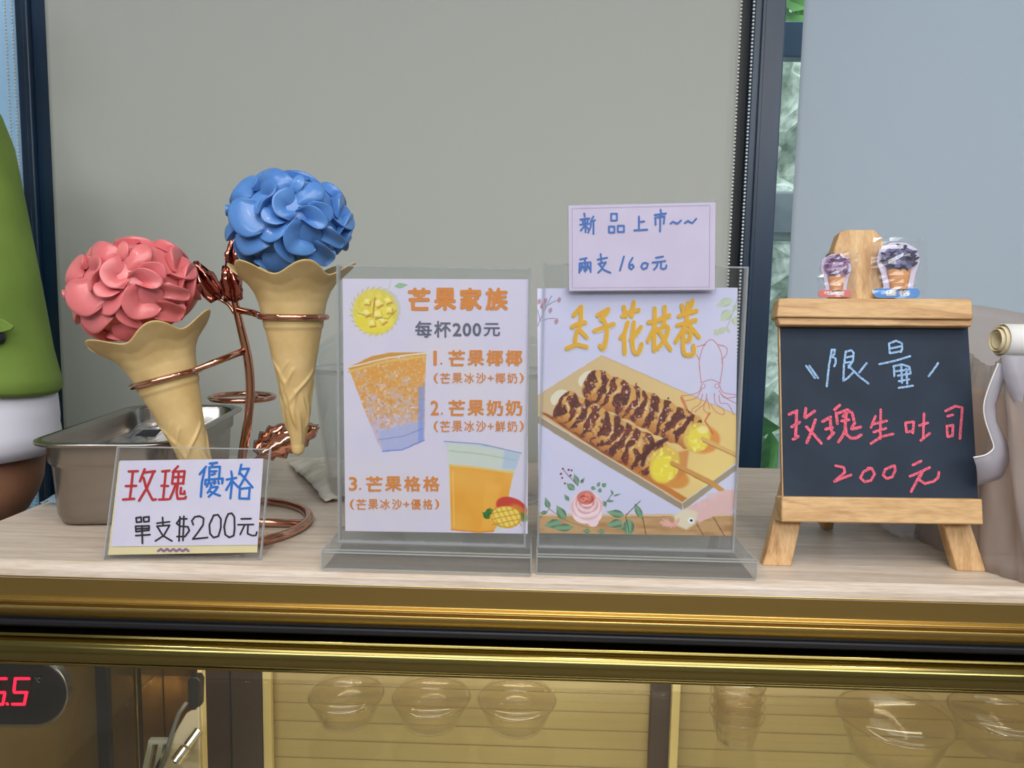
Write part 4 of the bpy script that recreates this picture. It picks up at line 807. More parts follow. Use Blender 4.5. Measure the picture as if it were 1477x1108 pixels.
strokes('chalk_writing', BP, L2, 14.5, 1080, 450, 3.72, m_chp, cbd, 0.0004, label='pink chalk characters')

# two wrapped miniature cones standing on the easel's top rail -----------------
CPn = Plane(BP.hit(1260, 430, 0.004), (0, -1, 0.12))
def charm(label, cx, cy0, w, h, ccol, pcols, lcol, txt, flip):
    ox_, oy_ = cx, cy0
    def q(x, y): return CPn.hit(ox_+x, oy_-y)
    t = thing('mini_cone_charm', label, 'ornament', q(0, 0), 'wrapped mini cones on the easel')
    bp_ = [(-w*.55, 0), (w*.55, 0), (w*.55, h*.12), (w*.42, h*.2), (w*.50, h*.45), (w*.62, h*.65), (w*.55, h*.88), (w*.2, h), (-w*.2, h), (-w*.55, h*.88), (-w*.62, h*.65), (-w*.50, h*.45), (-w*.42, h*.2), (-w*.55, h*.12)]
    obj('backing', MB().slab([q(*p) for p in bp_], (0, 0.002, 0)), m_paper2, t, bevel=0.0004)
    P = []
    for i in range(13):
        a_ = PI*i/12; P.append([q(-math.cos(a_)*(w*.24+w*.12*s_), h*(.16+.36*s_))+Vector((0, -0.0004-0.004*math.sin(a_), 0)) for s_ in (0, .25, .5, .75, 1)])
    obj('wafer_cone', MB().grid(P), noisy(mat('mini_wafer', (214, 146, 84), 0.5), (196, 126, 66), (228, 164, 100), (1, 1, 3), 300, bump=.4), t, smooth=True)
    pm = MB(); pm2 = MB(); r_ = random.Random(int(cx))
    for k in range(60):
        aa = r_.uniform(0, 2*PI); rr = math.sqrt(r_.random()); x = rr*math.cos(aa)*w*.5; y = h*.72+rr*math.sin(aa)*h*.24
        o_ = q(x, y)+Vector((0, -0.001-0.006*math.sqrt(max(0, 1-rr*rr)), 0)); L_ = 0.0030; an = r_.uniform(-.7, .7); dx = Vector((math.cos(an), 0, math.sin(an)))*L_; dz = Vector((-math.sin(an), 0, math.cos(an)))*0.0011
        (pm if k % 2 else pm2).add([o_-dx, o_-dx*.4+dz+Vector((0, -.0012, 0)), o_+dx*.4+dz*1.2+Vector((0, -.0012, 0)), o_+dx, o_+dx*.3-dz, o_-dx*.3-dz], [(0, 1, 2, 3, 4, 5)])
    dome = MB(); dome.lathe([(w*.5*math.sin(PI*i/8)+.001, -math.cos(PI*i/8)*h*.24) for i in range(9)], 20, (0, 0, 0)); sc_ = (q(1, 0)-q(0, 0)).length
    cc_ = q(0, h*.70); dome.v = [(cc_.x+x*sc_, cc_.y-0.0005+y*sc_*.22, cc_.z+z_*sc_) for x, y, z_ in dome.v]
    o_ = obj('cream_top', dome, ccol, t, smooth=True)
    obj('petals', pm, pcols[0], o_, kind='stuff', solid=0.0006); obj('petals', pm2, pcols[1], o_, kind='stuff', solid=0.0006)
    lb = MB().slab([CPn.hit(x, y, 0.0012) for x, y in cap_pts(cx-w*.72, cx+w*.62, cy0-h*.09, h*.085, 8)], (0, 0.001, 0))
    lo_ = obj('name_label', lb, lcol, t)
    tm = MB(); chars(tm, txt, CPn, cx-w*.42, cx+w*.36, cy0-h*.145, cy0-h*.04, 0.03, 0.0016); obj('lettering', tm, m_white, lo_, solid=None)
    # loose crinkled film wrapper
    P = []
    for i in range(17):
        s_ = i/16; row = []
        for j in range(9):
            u_ = j/8; hw = w*(.85 if not flip else .80)*(1-.25*abs(s_-.45)); x = (-1+2*u_)*hw
            if flip and s_ > .45: x = min(x, w*.75)+ (s_-.45)*w*.4
            row.append(q(x, s_*h*1.08)+Vector((0, -0.0085+0.0075*abs(2*u_-1)**2.2+0.0007*r_.uniform(-1, 1), 0)))
        P.append(row)
    obj('film_wrapper', MB().grid(P), clear('wrapper_film', (.96, .96, .97), 0.12, ior=1.7, milky=.06), t, smooth=False)
charm('wrapped mini cone ornament with pink label, left one on the easel', 1206, 429, 36, 62, mat('mauve_cream', (168, 134, 176), 0.5), (mat('mauve_a', (196, 160, 204), 0.5), mat('mauve_b', (120, 86, 134), 0.5)), mat('pink_label', (218, 112, 106), 0.5), '玫瑰', True)
charm('wrapped mini cone ornament with blue label, right one on the easel', 1296, 430, 50, 80, mat('slate_cream', (98, 96, 136), 0.5), (mat('slate_a', (140, 140, 190), 0.5), mat('slate_b', (48, 46, 80), 0.5)), mat('blue_label', (66, 140, 216), 0.5), '優格', False)

# ------------------------------------------------------------------ ice-cream cones (model display)
K0 = 0.00062
def cone_prof():
    pts = [(0, 0), (4, 0.8), (7, 3), (9, 7), (12, 28), (17, 55), (21, 84), (27, 115), (33, 147), (38.5, 175), (41.5, 192), (43.5, 200), (45, 212), (48, 226), (54, 241), (63, 254), (74, 264), (84, 273)]
    return pts
def cone_mesh():
    pr = cone_prof(); R_, Z_ = zip(*pr); n = 110; zs = np.concatenate([np.linspace(0, 12, 8), np.linspace(14, 273, 120)]); rs = np.interp(zs, Z_, R_)
    ridges = []
    rr = random.Random(5)
    for k in range(20): za = rr.uniform(14, 120); ridges.append((k*0.66+rr.uniform(-.2, .2), rr.choice([-1, 1])*rr.uniform(.006, .022), za, za+rr.uniform(45, 80)))
    def fn(r, z_, a):
        lob = -math.cos(6*a); k = min(max((z_-215)/58, 0), 1)
        z2 = z_+9*lob*k**1.5; r2 = r+(9*lob)*k**2
        if 15 < z_ < 190:
            d = 0
            for a0, sl_, za, zb in ridges:
                if za < z_ < zb:
                    ac = a0+sl_*(z_-za)+.25*math.sin(z_*.06+a0*3); w_ = ((a-ac+PI) % (2*PI))-PI; d += math.exp(-(w_*r/2.6)**2)*max(0, math.sin(PI*(z_-za)/(zb-za)))**.5
            r2 += min(d, 1.3)*2.6-0.8
        if 186 < z_ < 194: r2 += .8
        return r2*K0, z2*K0
    outer = [(r, z_) for r, z_ in zip(rs, zs)]
    inner = [(83.5, 273.8), (80, 272), (68, 263), (56, 250), (50, 236), (46, 220)]
    return MB().lathe(outer+inner, n, fn=fn)
def resample(pts, n):
    pts = [Vector((*p, 0)) for p in pts]; q = []
    for i in range(len(pts)-1):
        p0 = pts[max(i-1, 0)]; p1 = pts[i]; p2 = pts[i+1]; p3 = pts[min(i+2, len(pts)-1)]
        for t in np.linspace(0, 1, 8, endpoint=False): q.append(0.5*((2*p1)+(-p0+p2)*t+(2*p0-5*p1+4*p2-p3)*t*t+(-p0+3*p1-3*p2+p3)*t**3))
    q.append(pts[-1]); d = [0]
    for a, b in zip(q, q[1:]): d.append(d[-1]+(b-a).length)
    o = []
    for s in np.linspace(0, d[-1], n):
        k = min(max(np.searchsorted(d, s)-1, 0), len(q)-2); t = (s-d[k])/max(d[k+1]-d[k], 1e-9); o.append(q[k].lerp(q[k+1], t))
    return o
CX, CY, RX, RY = 700, 600, 545, 470                     # petal plan in its own drawing units
RMX, RMZ = 88*K0, 76*K0                                 # real half sizes
CZ = 337*K0
def on_ball(x, y, rho):
    """unit-disc position on the front of the cream ball -> local point"""
    r = math.hypot(x, y)
    if r > 0.98: x, y = x/r*.98, y/r*.98; r = .98
    k = (1-r**2.4)**.5
    return Vector((x*RMX*rho, -k*RMX*.95*rho, y*RMZ*rho))
def petal(lip, root, n=14, m=7):
    A = resample(root, n); B = resample(lip, n); P = []
    for i, (a, b) in enumerate(zip(A, B)):
        row = []
        e = max(0, math.sin(PI*i/(n-1)))**.5*.7+.3
        for j in range(m):
            t = j/(m-1); p = a.lerp(b, t); x = (p.x-CX)/RX; y = -(p.y-CY)/RY
            rho = .85+.115*math.sin(PI/2*min(t*1.3, 1))*e+.10*t*t*e
            row.append(on_ball(x, y, rho))
        # lip curls back down
        p = a.lerp(b, 1.02); row.append(on_ball((p.x-CX)/RX, -(p.y-CY)/RY, .97)); p = a.lerp(b, .93); row.append(on_ball((p.x-CX)/RX, -(p.y-CY)/RY, .86))
        P.append(row)
    return P
PET = [([(500, 415), (350, 440), (318, 590), (385, 705), (480, 758), (600, 725)], [(530, 430), (500, 470), (515, 540), (560, 600), (640, 640), (660, 660)]),
 ([(180, 460), (280, 390), (400, 250), (480, 225), (550, 240), (550, 300), (490, 330)], [(330, 450), (400, 420), (450, 370), (470, 340), (480, 330), (480, 340), (475, 345)]),
 ([(360, 180), (460, 145), (600, 150), (740, 185), (850, 250)], [(360, 240), (480, 215), (600, 265), (720, 300), (820, 280)]),
 ([(840, 250), (880, 225), (940, 280), (940, 340)], [(820, 300), (850, 320), (880, 340), (910, 350)]),
 ([(950, 280), (1040, 290), (1095, 370), (1090, 450)], [(900, 350), (920, 400), (930, 450), (1000, 470)]),
 ([(560, 290), (680, 280), (745, 330), (740, 420), (650, 470), (600, 585), (540, 540)], [(560, 350), (640, 370), (660, 390), (620, 400), (560, 430), (545, 480), (540, 500)]),
 ([(880, 325), (800, 350), (725, 430), (725, 530), (760, 590), (860, 620)], [(900, 420), (860, 470), (830, 480), (840, 520), (900, 520), (940, 540)]),
 ([(640, 500), (625, 570), (650, 630), (740, 660), (820, 640)], [(680, 480), (740, 520), (760, 560), (800, 590), (830, 620)]),
 ([(580, 760), (680, 800), (780, 760), (850, 680)], [(640, 650), (720, 660), (780, 640), (830, 620)]),
 ([(320, 720), (380, 860), (480, 890), (600, 860), (690, 820)], [(330, 700), (420, 760), (500, 770), (580, 760), (640, 790)]),
 ([(920, 590), (840, 660), (795, 740), (800, 860), (860, 890), (960, 900), (1030, 860)], [(980, 640), (950, 690), (940, 740), (930, 790), (960, 800), (1000, 810), (1030, 830)]),
 ([(930, 500), (1030, 490), (1110, 570), (1125, 650), (1060, 690), (960, 610)], [(900, 540), (960, 530), (1000, 570), (1020, 600), (1000, 620), (950, 600)]),
 ([(1070, 780), (1125, 860), (1110, 960), (1050, 990), (930, 920)], [(1030, 800), (1050, 860), (1040, 900), (1000, 910), (920, 900)]),
 ([(550, 920), (560, 990), (680, 1040), (790, 1010), (840, 930)], [(560, 900), (640, 920), (700, 900), (740, 870), (800, 860)]),
 ([(790, 760), (720, 790), (715, 850), (760, 920), (850, 1000)], [(800, 790), (800, 830), (820, 880), (850, 940), (870, 980)]),
 ([(180, 600), (170, 680), (220, 760), (290, 720), (310, 680)], [(300, 600), (280, 640), (270, 680), (290, 690), (310, 660)]),
 ([(180, 460), (250, 455), (290, 490), (270, 550), (220, 560)], [(200, 480), (230, 490), (250, 510), (250, 530), (225, 540)]),
 ([(310, 740), (330, 850), (390, 970), (410, 980)], [(250, 830), (280, 900), (330, 960), (380, 990)]),
 ([(440, 940), (520, 950), (600, 1010), (640, 1040)], [(420, 990), (480, 1000), (540, 1030), (600, 1050)]),
 ([(1150, 640), (1235, 800), (1180, 830), (1130, 810)], [(1110, 660), (1130, 720), (1120, 760), (1100, 790)]),
 ([(1225, 930), (1180, 950), (1120, 900), (1150, 850)], [(1180, 980), (1140, 990), (1100, 960), (1110, 880)]),
 ([(350, 190), (285, 280), (290, 350), (350, 330)], [(370, 220), (330, 280), (330, 320), (370, 320)]),
 ([(230, 800), (230, 900), (300, 1000), (380, 1040)], [(300, 800), (300, 880), (340, 960), (400, 1000)]),
 ([(1010, 440), (1130, 480), (1160, 560), (1140, 640)], [(1000, 480), (1060, 520), (1090, 580), (1100, 640)])]
def rand_petals(n, seed):
    """petals for the sides, top and back of the ball, built around a direction"""
    r = random.Random(seed); out = []
    for k in range(n):
        while True:
            d = Vector((r.gauss(0, 1), r.gauss(0, 1), r.gauss(0, 1))).normalized()
            if (d.y > .12 or (abs(d.x) > .78 and d.y > -.45)) and d.z > -.75: break
        u = d.cross(Vector((r.gauss(0, 1), r.gauss(0, 1), r.gauss(0, 1)))).normalized(); v = d.cross(u)
        cur = r.uniform(.5, 1.5); L = r.uniform(.38, .6); P = []
        for i in range(14):
            s = -1+2*i/13; c0 = u*(L*math.sin(cur*s)/cur)+v*(L*(1-math.cos(cur*s))/cur); row = []; e = max(0, math.sin(PI*i/13))**.5*.75+.25
            for j in range(7):
                t = j/6; p = (d+c0-v*(t*.36*e)); p.normalize(); rho = .84+.17*math.sin(PI/2*min(t*1.25, 1))*e+.045*max(0, (t-.6)/.4)*e
                row.append(Vector((p.x*RMX*rho, p.y*RMX*.95*rho, p.z*RMZ*rho)))
            for t, rho in ((1.02, .97), (.93, .86)):
                p = (d+c0-v*(t*.36*e)); p.normalize(); row.append(Vector((p.x*RMX*rho, p.y*RMX*.95*rho, p.z*RMZ*rho)))
            P.append(row)
        out.append(P)
    return out
def build_cone(label, mcream, tip, rotm):
    t = thing('ice_cream_cone', label, 'ice cream', (0, 0, 0), 'model ice cream cones in the stand')
    obj('wafer_cone', cone_mesh(), m_waf, t, smooth=True)
    core = MB(); core.lathe([(RMX*.84*math.sin(PI*i/24), CZ-RMZ*.86*math.cos(PI*i/24)) for i in range(25)], 48)
    cm = obj('rose_cream', core, mcream, t, smooth=True)
    for P in [petal(*p) for p in PET]+rand_petals(34, 11):
        Q = [[p+Vector((0, 0, CZ)) for p in row] for row in P]
        obj('petal', MB().grid(Q), mcream, cm, smooth=True, sub=1)
    t.location = tip; t.rotation_euler = rotm
    return t
tipb = V(430, 657, 0.665)
blue = build_cone('tall model cone topped with a blue cream rose, right one in the stand', m_blue, tipb, (math.radians(0), -0.022, 0))
tipp = V(307, 733, 0.665)
pink = build_cone('leaning model cone topped with a pink cream rose, left one in the stand', m_pink, tipp, (math.radians(2), -math.radians(17.2), 0.0))

# ------------------------------------------------------------------ rose gold stand
st = thing('cone_stand', 'polished rose gold wire stand with rose buds holding the two cones', 'stand', (-0.285, 0.675, ZT))
rb = 0.0042; zb = ZT+rb+0.0003
cxr, cyr, rr_ = -0.288, 0.682, 0.0775
obj('base_ring', MB().tube([(cxr+rr_*math.cos(a), cyr+rr_*math.sin(a), zb) for a in np.linspace(0, 2*PI, 72, endpoint=False)], rb, 14, True), m_rose, st, smooth=True)
obj('cross_bar', MB().tube([(cxr-rr_+.003, cyr, zb), (cxr, cyr, zb), (cxr+rr_-0.003, cyr, zb)], rb*.95, 14), m_rose, st, smooth=True)
def smooth_path(P, n=8):
    P = [Vector(p) for p in P]; q = []
    for i in range(len(P)-1):
        p0 = P[max(i-1, 0)]; p1 = P[i]; p2 = P[i+1]; p3 = P[min(i+2, len(P)-1)]
        for t in np.linspace(0, 1, n, endpoint=False): q.append(0.5*((2*p1)+(-p0+p2)*t+(2*p0-5*p1+4*p2-p3)*t*t+(-p0+3*p1-3*p2+p3)*t**3))
    return q+[P[-1]]
YM = 0.695
stem = [(cxr, cyr, zb), (cxr-0.004, cyr+0.004, zb+.03)]+[V(x, y, YM) for x, y in ((343, 700), (350, 655), (357, 610), (361, 565), (358, 520), (348, 475), (341, 445), (336, 415), (333, 385), (337, 350), (347, 330))]
obj('stem', MB().tube(smooth_path(stem), [rb]*48+list(np.linspace(rb, .0022, len(smooth_path(stem))-48)), 14), m_rose, st, smooth=True)
def ring(c, r, rx, ry, tr, gap=None):
    m_ = Matrix.Rotation(ry, 3, 'Y') @ Matrix.Rotation(rx, 3, 'X')
    return MB().tube([Vector(c)+m_ @ Vector((r*math.cos(a), r*math.sin(a), 0)) for a in np.linspace(0, 2*PI, 56, endpoint=False)], tr, 12, True)
def axis_at(o_, h): return Matrix.Rotation(o_.rotation_euler[1], 3, 'Y') @ Vector((0, 0, h))+o_.location if o_.rotation_euler[0] == 0 else (o_.rotation_euler.to_matrix() @ Vector((0, 0, h)))+o_.location
hB = 205*K0; cB = axis_at(blue, hB); rB = 47*K0
r1 = obj('cone_ring', ring(cB, rB, 0, blue.rotation_euler[1]*.3, 0.0028), m_rose, st, smooth=True)
sB = V(343, 447, YM)
obj('ring_arm', MB().tube([sB, (sB+cB)/2+Vector((-.012, .004, .0)), cB+Vector((-rB*.96, -.004, 0))], [.0033, .0033, .0026], 12), m_rose, st, smooth=True)
hP = 205*K0; cPk = axis_at(pink, hP)
ring_p = ring(cPk, rB, math.radians(2), -math.radians(15.5), 0.0028); obj('cone_ring', ring_p, m_rose, st, smooth=True)
sP = V(355, 505, YM)
rp_end = cPk+(Matrix.Rotation(-math.radians(15.5), 3, 'Y') @ Vector((rB*.95, -.006, 0)))
obj('ring_arm', MB().tube([sP, (sP*.5+rp_end*.5), rp_end], [.0034, .0032, .0026], 12), m_rose, st, smooth=True)
c3 = V(350, 573, 0.735); obj('cone_ring', ring(c3, .0305, 0, 0, .0027), m_rose, st, smooth=True, label='lower empty ring')
obj('ring_arm', MB().tube([V(360, 573, YM), V(362, 573, YM)+Vector((0, .012, 0))], .003, 10), m_rose, st, smooth=True)
def bud_leaf(base, tip, width, curl, side, jag=0.2, seed=1, n=12, nrm=(0, -1, 0)):
    """a pointed, serrated sheet-metal leaf"""
    r = random.Random(seed); b = Vector(base); t = Vector(tip); ax = t-b; L_ = ax.length; ax.normalize(); s = ax.cross(Vector(nrm)).normalized(); o_ = s.cross(ax).normalized()
    P = []
    for i in range(n+1):
        u = i/n; w_ = width*(max(0.03, math.sin(PI*min(u*.92+.08, 1)))**.7)*(1+jag*(((i*7) % 3)-1)*.5)
        row = []
        for j in range(7):
            v = -1+j/3; row.append(b+ax*(u*L_)+s*(v*w_/2)+o_*(-curl*width*(v*v)+.07*width*math.sin(u*5+side)+.04*width*math.cos(v*9)))
        P.append(row)
    return P
def bud(p0, p1, wd_, seed, mdl=None, k=4):
    b = obj('rose_bud', MB().tube([p0, Vector(p0).lerp(Vector(p1), .35), Vector(p0).lerp(Vector(p1), .8)], [.0022, wd_*.28, wd_*.10], 12), mdl or m_rose, st, smooth=True)
    ax = (Vector(p1)-Vector(p0)).normalized()
    for i in range(k):
        a_ = 2*PI*i/k+seed; nn = Matrix.Rotation(a_, 3, ax) @ Vector((0, -1, .2))
        tp_ = Vector(p1)+nn*wd_*.30
        obj('sepal', MB().grid(bud_leaf(Vector(p0)+ax*.001, tp_, wd_, .5, i, .22, seed+i, n=9, nrm=nn)), mdl or m_rose, b, smooth=True, solid=0.0007)
m_rose2 = noisy(mat('rose_gold_dark', (176, 104, 92), 0.10, 1.0), (158, 90, 80), (190, 116, 102), nscale=25)
bud(V(318, 432, YM-.002), V(279, 384, YM-.01), 0.0165, 3, m_rose2)
obj('bud_stalk', MB().tube(smooth_path([V(338, 452, YM), V(330, 440, YM), V(318, 432, YM-.002)]), .0018, 8), m_rose, st, smooth=True)
bud(V(338, 436, YM-.002), V(330, 388, YM-.008), 0.0165, 8, m_rose2)
bud(V(336, 400, YM), V(338, 345, YM), 0.014, 5, m_rose2)
lf_ = obj('metal_leaf', MB().grid(bud_leaf(V(372, 658, YM-.01), V(458, 616, YM-.005), 0.026, .35, 2, .35, 3, 16)), m_rose, st, smooth=True, solid=0.0008, label='serrated rose gold leaf behind the blue cone tip')
obj('metal_leaf', MB().grid(bud_leaf(V(366, 652, YM+.002), V(412, 612, YM+.012), 0.020, .3, 4, .4, 5, 12)), m_rose, st, smooth=True, solid=0.0008)
obj('bud_stalk', MB().tube(smooth_path([V(350, 672, YM), V(362, 668, YM-.004), V(376, 657, YM-.008)]), .002, 8), m_rose, st, smooth=True)

# ------------------------------------------------------------------ steel pan with a packet in it
pn = thing('steel_pan', 'deep stainless steel food pan at the left end of the counter', 'pan', (-0.41, 0.78, ZT))
def rrect(w, l, r, z, n=7):
    q = []
    for (sx, sy, a0) in ((1, 1, 0), (-1, 1, PI/2), (-1, -1, PI), (1, -1, 3*PI/2)):
        for k in range(n):
            a = a0+PI/2*k/(n-1); q.append((sx*(w/2-r)+r*math.cos(a), sy*(l/2-r)+r*math.sin(a), z))
    return q
rotp = Matrix.Rotation(math.radians(8.0), 3, 'Z'); pc0 = Vector((-0.4095, 0.787, ZT))
def ploop(w, l, r, z): return [rotp @ Vector(p)+pc0 for p in rrect(w, l, r, z)]
hz = 0.0825; wW, wL = 0.118, 0.248
loops = [ploop(wW-.028, wL-.028, .016, 0.0008), ploop(wW-.018, wL-.018, .020, 0.0025), ploop(wW-.012, wL-.012, .022, .010), ploop(wW-.006, wL-.006, .024, hz-.026), ploop(wW-.004, wL-.004, .024, hz-.0235), ploop(wW, wL, .026, hz-.021), ploop(wW+.001, wL+.001, .026, hz-.004), ploop(wW+.004, wL+.004, .028, hz-.001), ploop(wW+.014, wL+.014, .032, hz), ploop(wW+.018, wL+.018, .034, hz-.0015), ploop(wW+.0185, wL+.0185, .034, hz-.004)]
b = MB(); nl = len(loops[0])
for L_ in loops: b.v += [tuple(p) for p in L_]
for i in range(len(loops)-1):
    for k in range(nl): b.f.append((i*nl+k, i*nl+(k+1) % nl, (i+1)*nl+(k+1) % nl, (i+1)*nl+k))
b.f.append(tuple(range(nl))[::-1])
obj('pan_body', b, m_steel, pn, smooth=True, solid=0.0009)
rmb = MB().tube(ploop(wW+.0185, wL+.0185, .034, hz-.002), .0016, 8, True); obj('rolled_rim', rmb, m_steel, pn, smooth=True)
pk = MB(); P = []
for i in range(15):
    P.append([rotp @ Vector((-.036+.072*i/14, -.03+.13*j/11, .060+.002*math.sin(i*1.3+j)+.002*rng.rand()+.010*(j/11)))+pc0 for j in range(12)])
bmx = MB().grid(P)
pk_o = obj('foil_packet', bmx, m_film, loc=tuple(pc0+Vector((0, 0, .06))), solid=0.0006, label='clear packet with black print lying inside the steel pan', cat='packet')
dk = MB()
for i, j, w_, h_ in ((3, 3, 4, 2), (8, 4, 4, 3), (4, 7, 7, 1), (9, 8, 3, 2)):
    q = [P[i][j], P[i+w_][j], P[min(i+w_, 14)][j+h_], P[i][j+h_]]; dk.add([v+Vector((0, 0, .0012)) for v in q], [(0, 1, 2, 3)])
obj('printed_patch', dk, m_black, pk_o, solid=0.0003)
inn = MB().slab([rotp @ Vector(p)+pc0 for p in rrect(.085, .21, .015, .0035)], (0, 0, .052)); 
o = obj('ice_cream_packs', inn, m_film, loc=tuple(pc0), bevel=0.002, label='stacked clear packs filling the bottom of the steel pan', cat='packet')

# ------------------------------------------------------------------ clear cups behind the mango poster
def cup(label, cx, cy, s=1.0):
    t = thing('dome_cup', label, 'cup', (cx, cy, ZT), 'clear takeaway cups behind the posters')
    b = MB(); b.lathe([(.031*s, .0006), (.032*s, .003), (.0455*s, .118*s), (.0475*s, .120*s), (.0478*s, .123*s), (.046*s, .123*s), (.0435*s, .117*s), (.0305*s, .004)], 48, (cx, cy, ZT)); obj('cup_body', b, m_cup, t, smooth=True)
    d = MB(); pr = [(.0485*s, .119*s), (.0490*s, .125*s), (.0465*s, .127*s), (.045*s, .131*s)]+[(.044*s*math.cos(a), (.131+.028*math.sin(a))*s) for a in np.linspace(.15, 1.35, 8)]
    d.lathe(pr, 48, (cx, cy, ZT)); obj('dome_lid', d, m_cup, t, smooth=True)
    r_ = MB().tube([(cx+.0482*s*math.cos(a), cy+.0482*s*math.sin(a), ZT+.1225*s) for a in np.linspace(0, 2*PI, 48, endpoint=False)], .0013, 8, True); obj('lid_rim', r_, m_cup, t, smooth=True)
c1 = V(520, 505, 0.80); cup('clear domed plastic cup showing left of the mango poster', c1.x, 0.81, 1.17)
c2 = V(735, 505, 0.80); cup('clear domed plastic cup glimpsed between the two posters', c2.x, 0.81, 1.17)
# crumpled paper bag lying behind
def crumple(name, label, cat, quad, zf, m, nu=22, nv=16, amp=.004, thick=.0006, seed=1, loc=None):
    r = np.random.RandomState(seed); P = []
    n1 = r.rand(8, 8)
    for i in range(nu+1):
        row = []
        for j in range(nv+1):
            u, v = i/nu, j/nv; q = [Vector(p) for p in quad]
            p = q[0]*(1-u)*(1-v)+q[1]*u*(1-v)+q[2]*u*v+q[3]*(1-u)*v
            row.append((p.x+r.uniform(-1, 1)*amp*.3, p.y+r.uniform(-1, 1)*amp*.3, p.z+zf(u, v)+amp*(n1[int(u*6.9), int(v*6.9)]+.5*r.rand())))
        P.append(row)
    return obj(name, MB().grid(P), m, loc=loc or tuple(sum((Vector(p) for p in quad), Vector())/4), smooth=True, solid=thick, label=label, cat=cat)
m_bagp = noisy(mat('crumpled_paper', (206, 198, 184), 0.7), (180, 174, 164), (220, 214, 198), nscale=30, bump=.3)
bgq = [G(414, 672), G(468, 728), G(560, 712), G(520, 668)]
bgm = crumple('paper_bag', 'crumpled off white paper bag lying on the worktop behind the cone stand', 'bag', bgq, lambda u, v: .0015+.017*math.sin(PI*min(v*1.1+.05, 1))*math.sin(PI*(u*.85+.1)), m_bagp, amp=.0035)

# ------------------------------------------------------------------ packing bags at the right
m_tr = clear('frosted_bag', (.92, .88, .86), .25, ior=1.3, milky=.40, milk=(214, 204, 198))
m_tr2 = clear('frosted_bag_white', (.92, .92, .95), .25, ior=1.3, milky=.55, milk=(226, 224, 234))
kb = thing('kraft_bag_stack', 'stack of brown kraft paper bags inside the frosted wrap at right', 'bag', (0.45, 0.70, ZT))
for k in range(7):
    y = 0.655+k*.013
    obj('paper_bag', MB().slab([(.392+.001*k, y, ZT+.001), (.60, y, ZT+.001), (.60, y+.01, ZT+.15-.004*k), (.394+.002*k, y+.01, ZT+.138+.003*(k % 3))], (0, .009, 0)), m_kraft, kb, bevel=.002)
def curtain(name, foot, top, m, label, cat, nz=18, amp=.002, seed=2, bulge=.006, thick=.0004, group=None):
    """upright film sheet: foot and top polylines in space"""
    r = np.random.RandomState(seed); A = smooth_path(foot, 6); B = smooth_path(top, 6); n = min(len(A), len(B)); P = []
    for i in range(n):
        row = []
        for j in range(nz+1):
            t = j/nz; p = A[i].lerp(B[i], t)
            wv = bulge*math.sin(PI*t)*math.sin(i*.9+seed)+amp*math.sin(i*2.3+t*9+seed)
            row.append(p+Vector((wv, -abs(wv)*.6+amp*.4*r.uniform(-1, 1), 0)))
        P.append(row)
    return obj(name, MB().grid(P), m, loc=tuple(A[n//2]), smooth=True, solid=thick, label=label, cat=cat, group=group)
def U(px, py, y): return V(px, py, y)
curtain('plastic_wrap', [Vector((.335, .80, ZT+.001)), Vector((.40, .80, ZT+.001)), Vector((.50, .80, ZT+.001)), Vector((.62, .80, ZT+.001))],
        [U(1340, 436, .80), U(1405, 440, .80), U(1477, 452, .80), U(1600, 476, .80)], m_tr, 'rear sheet of beige frosted plastic wrap standing behind the chalkboard', 'plastic wrap', bulge=.004, amp=.001)
fp = [G(1404, 806), G(1425, 822), G(1450, 841), G(1485, 866), G(1530, 880)]
f2 = [Vector((.372, .70, ZT+.001)), Vector((.375, .66, ZT+.001)), Vector((.383, .62, ZT+.001)), Vector((.398, .59, ZT+.001)), Vector((.42, .575, ZT+.001)), Vector((.50, .57, ZT+.001))]
t2_ = [U(1395, 505, .70), U(1412, 520, .67), U(1430, 528, .64), U(1444, 516, .62), U(1462, 520, .60), U(1560, 560, .58)]
curtain('plastic_wrap', f2, t2_, m_tr, 'middle fold of beige frosted wrap right of the chalkboard', 'plastic wrap', bulge=.006, amp=.0015, seed=5)
f3 = [G(1466, 860)+Vector((0, .02, 0)), G(1470, 866)+Vector((0, .008, 0)), G(1490, 868)+Vector((0, .004, 0)), Vector((.47, .575, ZT+.001))]
t3_ = [U(1444, 512, .600), U(1456, 514, .592), U(1490, 516, .588), U(1560, 520, .588)]
def fpath(i, t): return 0
P = []
out_l = [(1444, 512), (1448, 545), (1458, 570), (1470, 598), (1475, 640), (1474, 690), (1470, 740), (1471, 790), (1477, 848)]
for k, (x, y) in enumerate(out_l):
    yy = .600-.004*k/8; a_ = V(x, y, yy); row = [a_+Vector((.005*j+(.02*j if j > 3 else 0), -.004*math.sin(j*.9)-.003*math.sin(k*1.1+j*.5)*(j > 0), 0)) for j in range(9)]
    if k == len(out_l)-1: row = [Vector((p.x, p.y, ZT+.001)) for p in row]
    P.append(row)
obj('plastic_wrap', MB().grid(P), m_tr2, loc=tuple(P[4][0]), smooth=True, solid=.0004, label='white frosted front flap of wrap at the right edge of the picture', cat='plastic wrap')
fe = [(1440, 524), (1427, 556), (1419, 584), (1421, 606), (1429, 630), (1433, 646), (1422, 656), (1404, 660)]
fi = [(1458, 524), (1446, 556), (1436, 584), (1438, 608), (1452, 636), (1458, 664), (1446, 690), (1410, 700)]
P = [[V(*a_, .602).lerp(V(*b_, .612), t_)+Vector((0, -.003*math.sin(PI*t_), 0)) for t_ in (0, .25, .5, .75, 1)] for a_, b_ in zip(fe, fi)]
fl = obj('plastic_wrap', MB().grid(P), m_tr2, loc=tuple(P[3][0]), smooth=True, solid=.0004, label='curling pale flap of film with a bright seam, just right of the chalkboard', cat='plastic wrap')
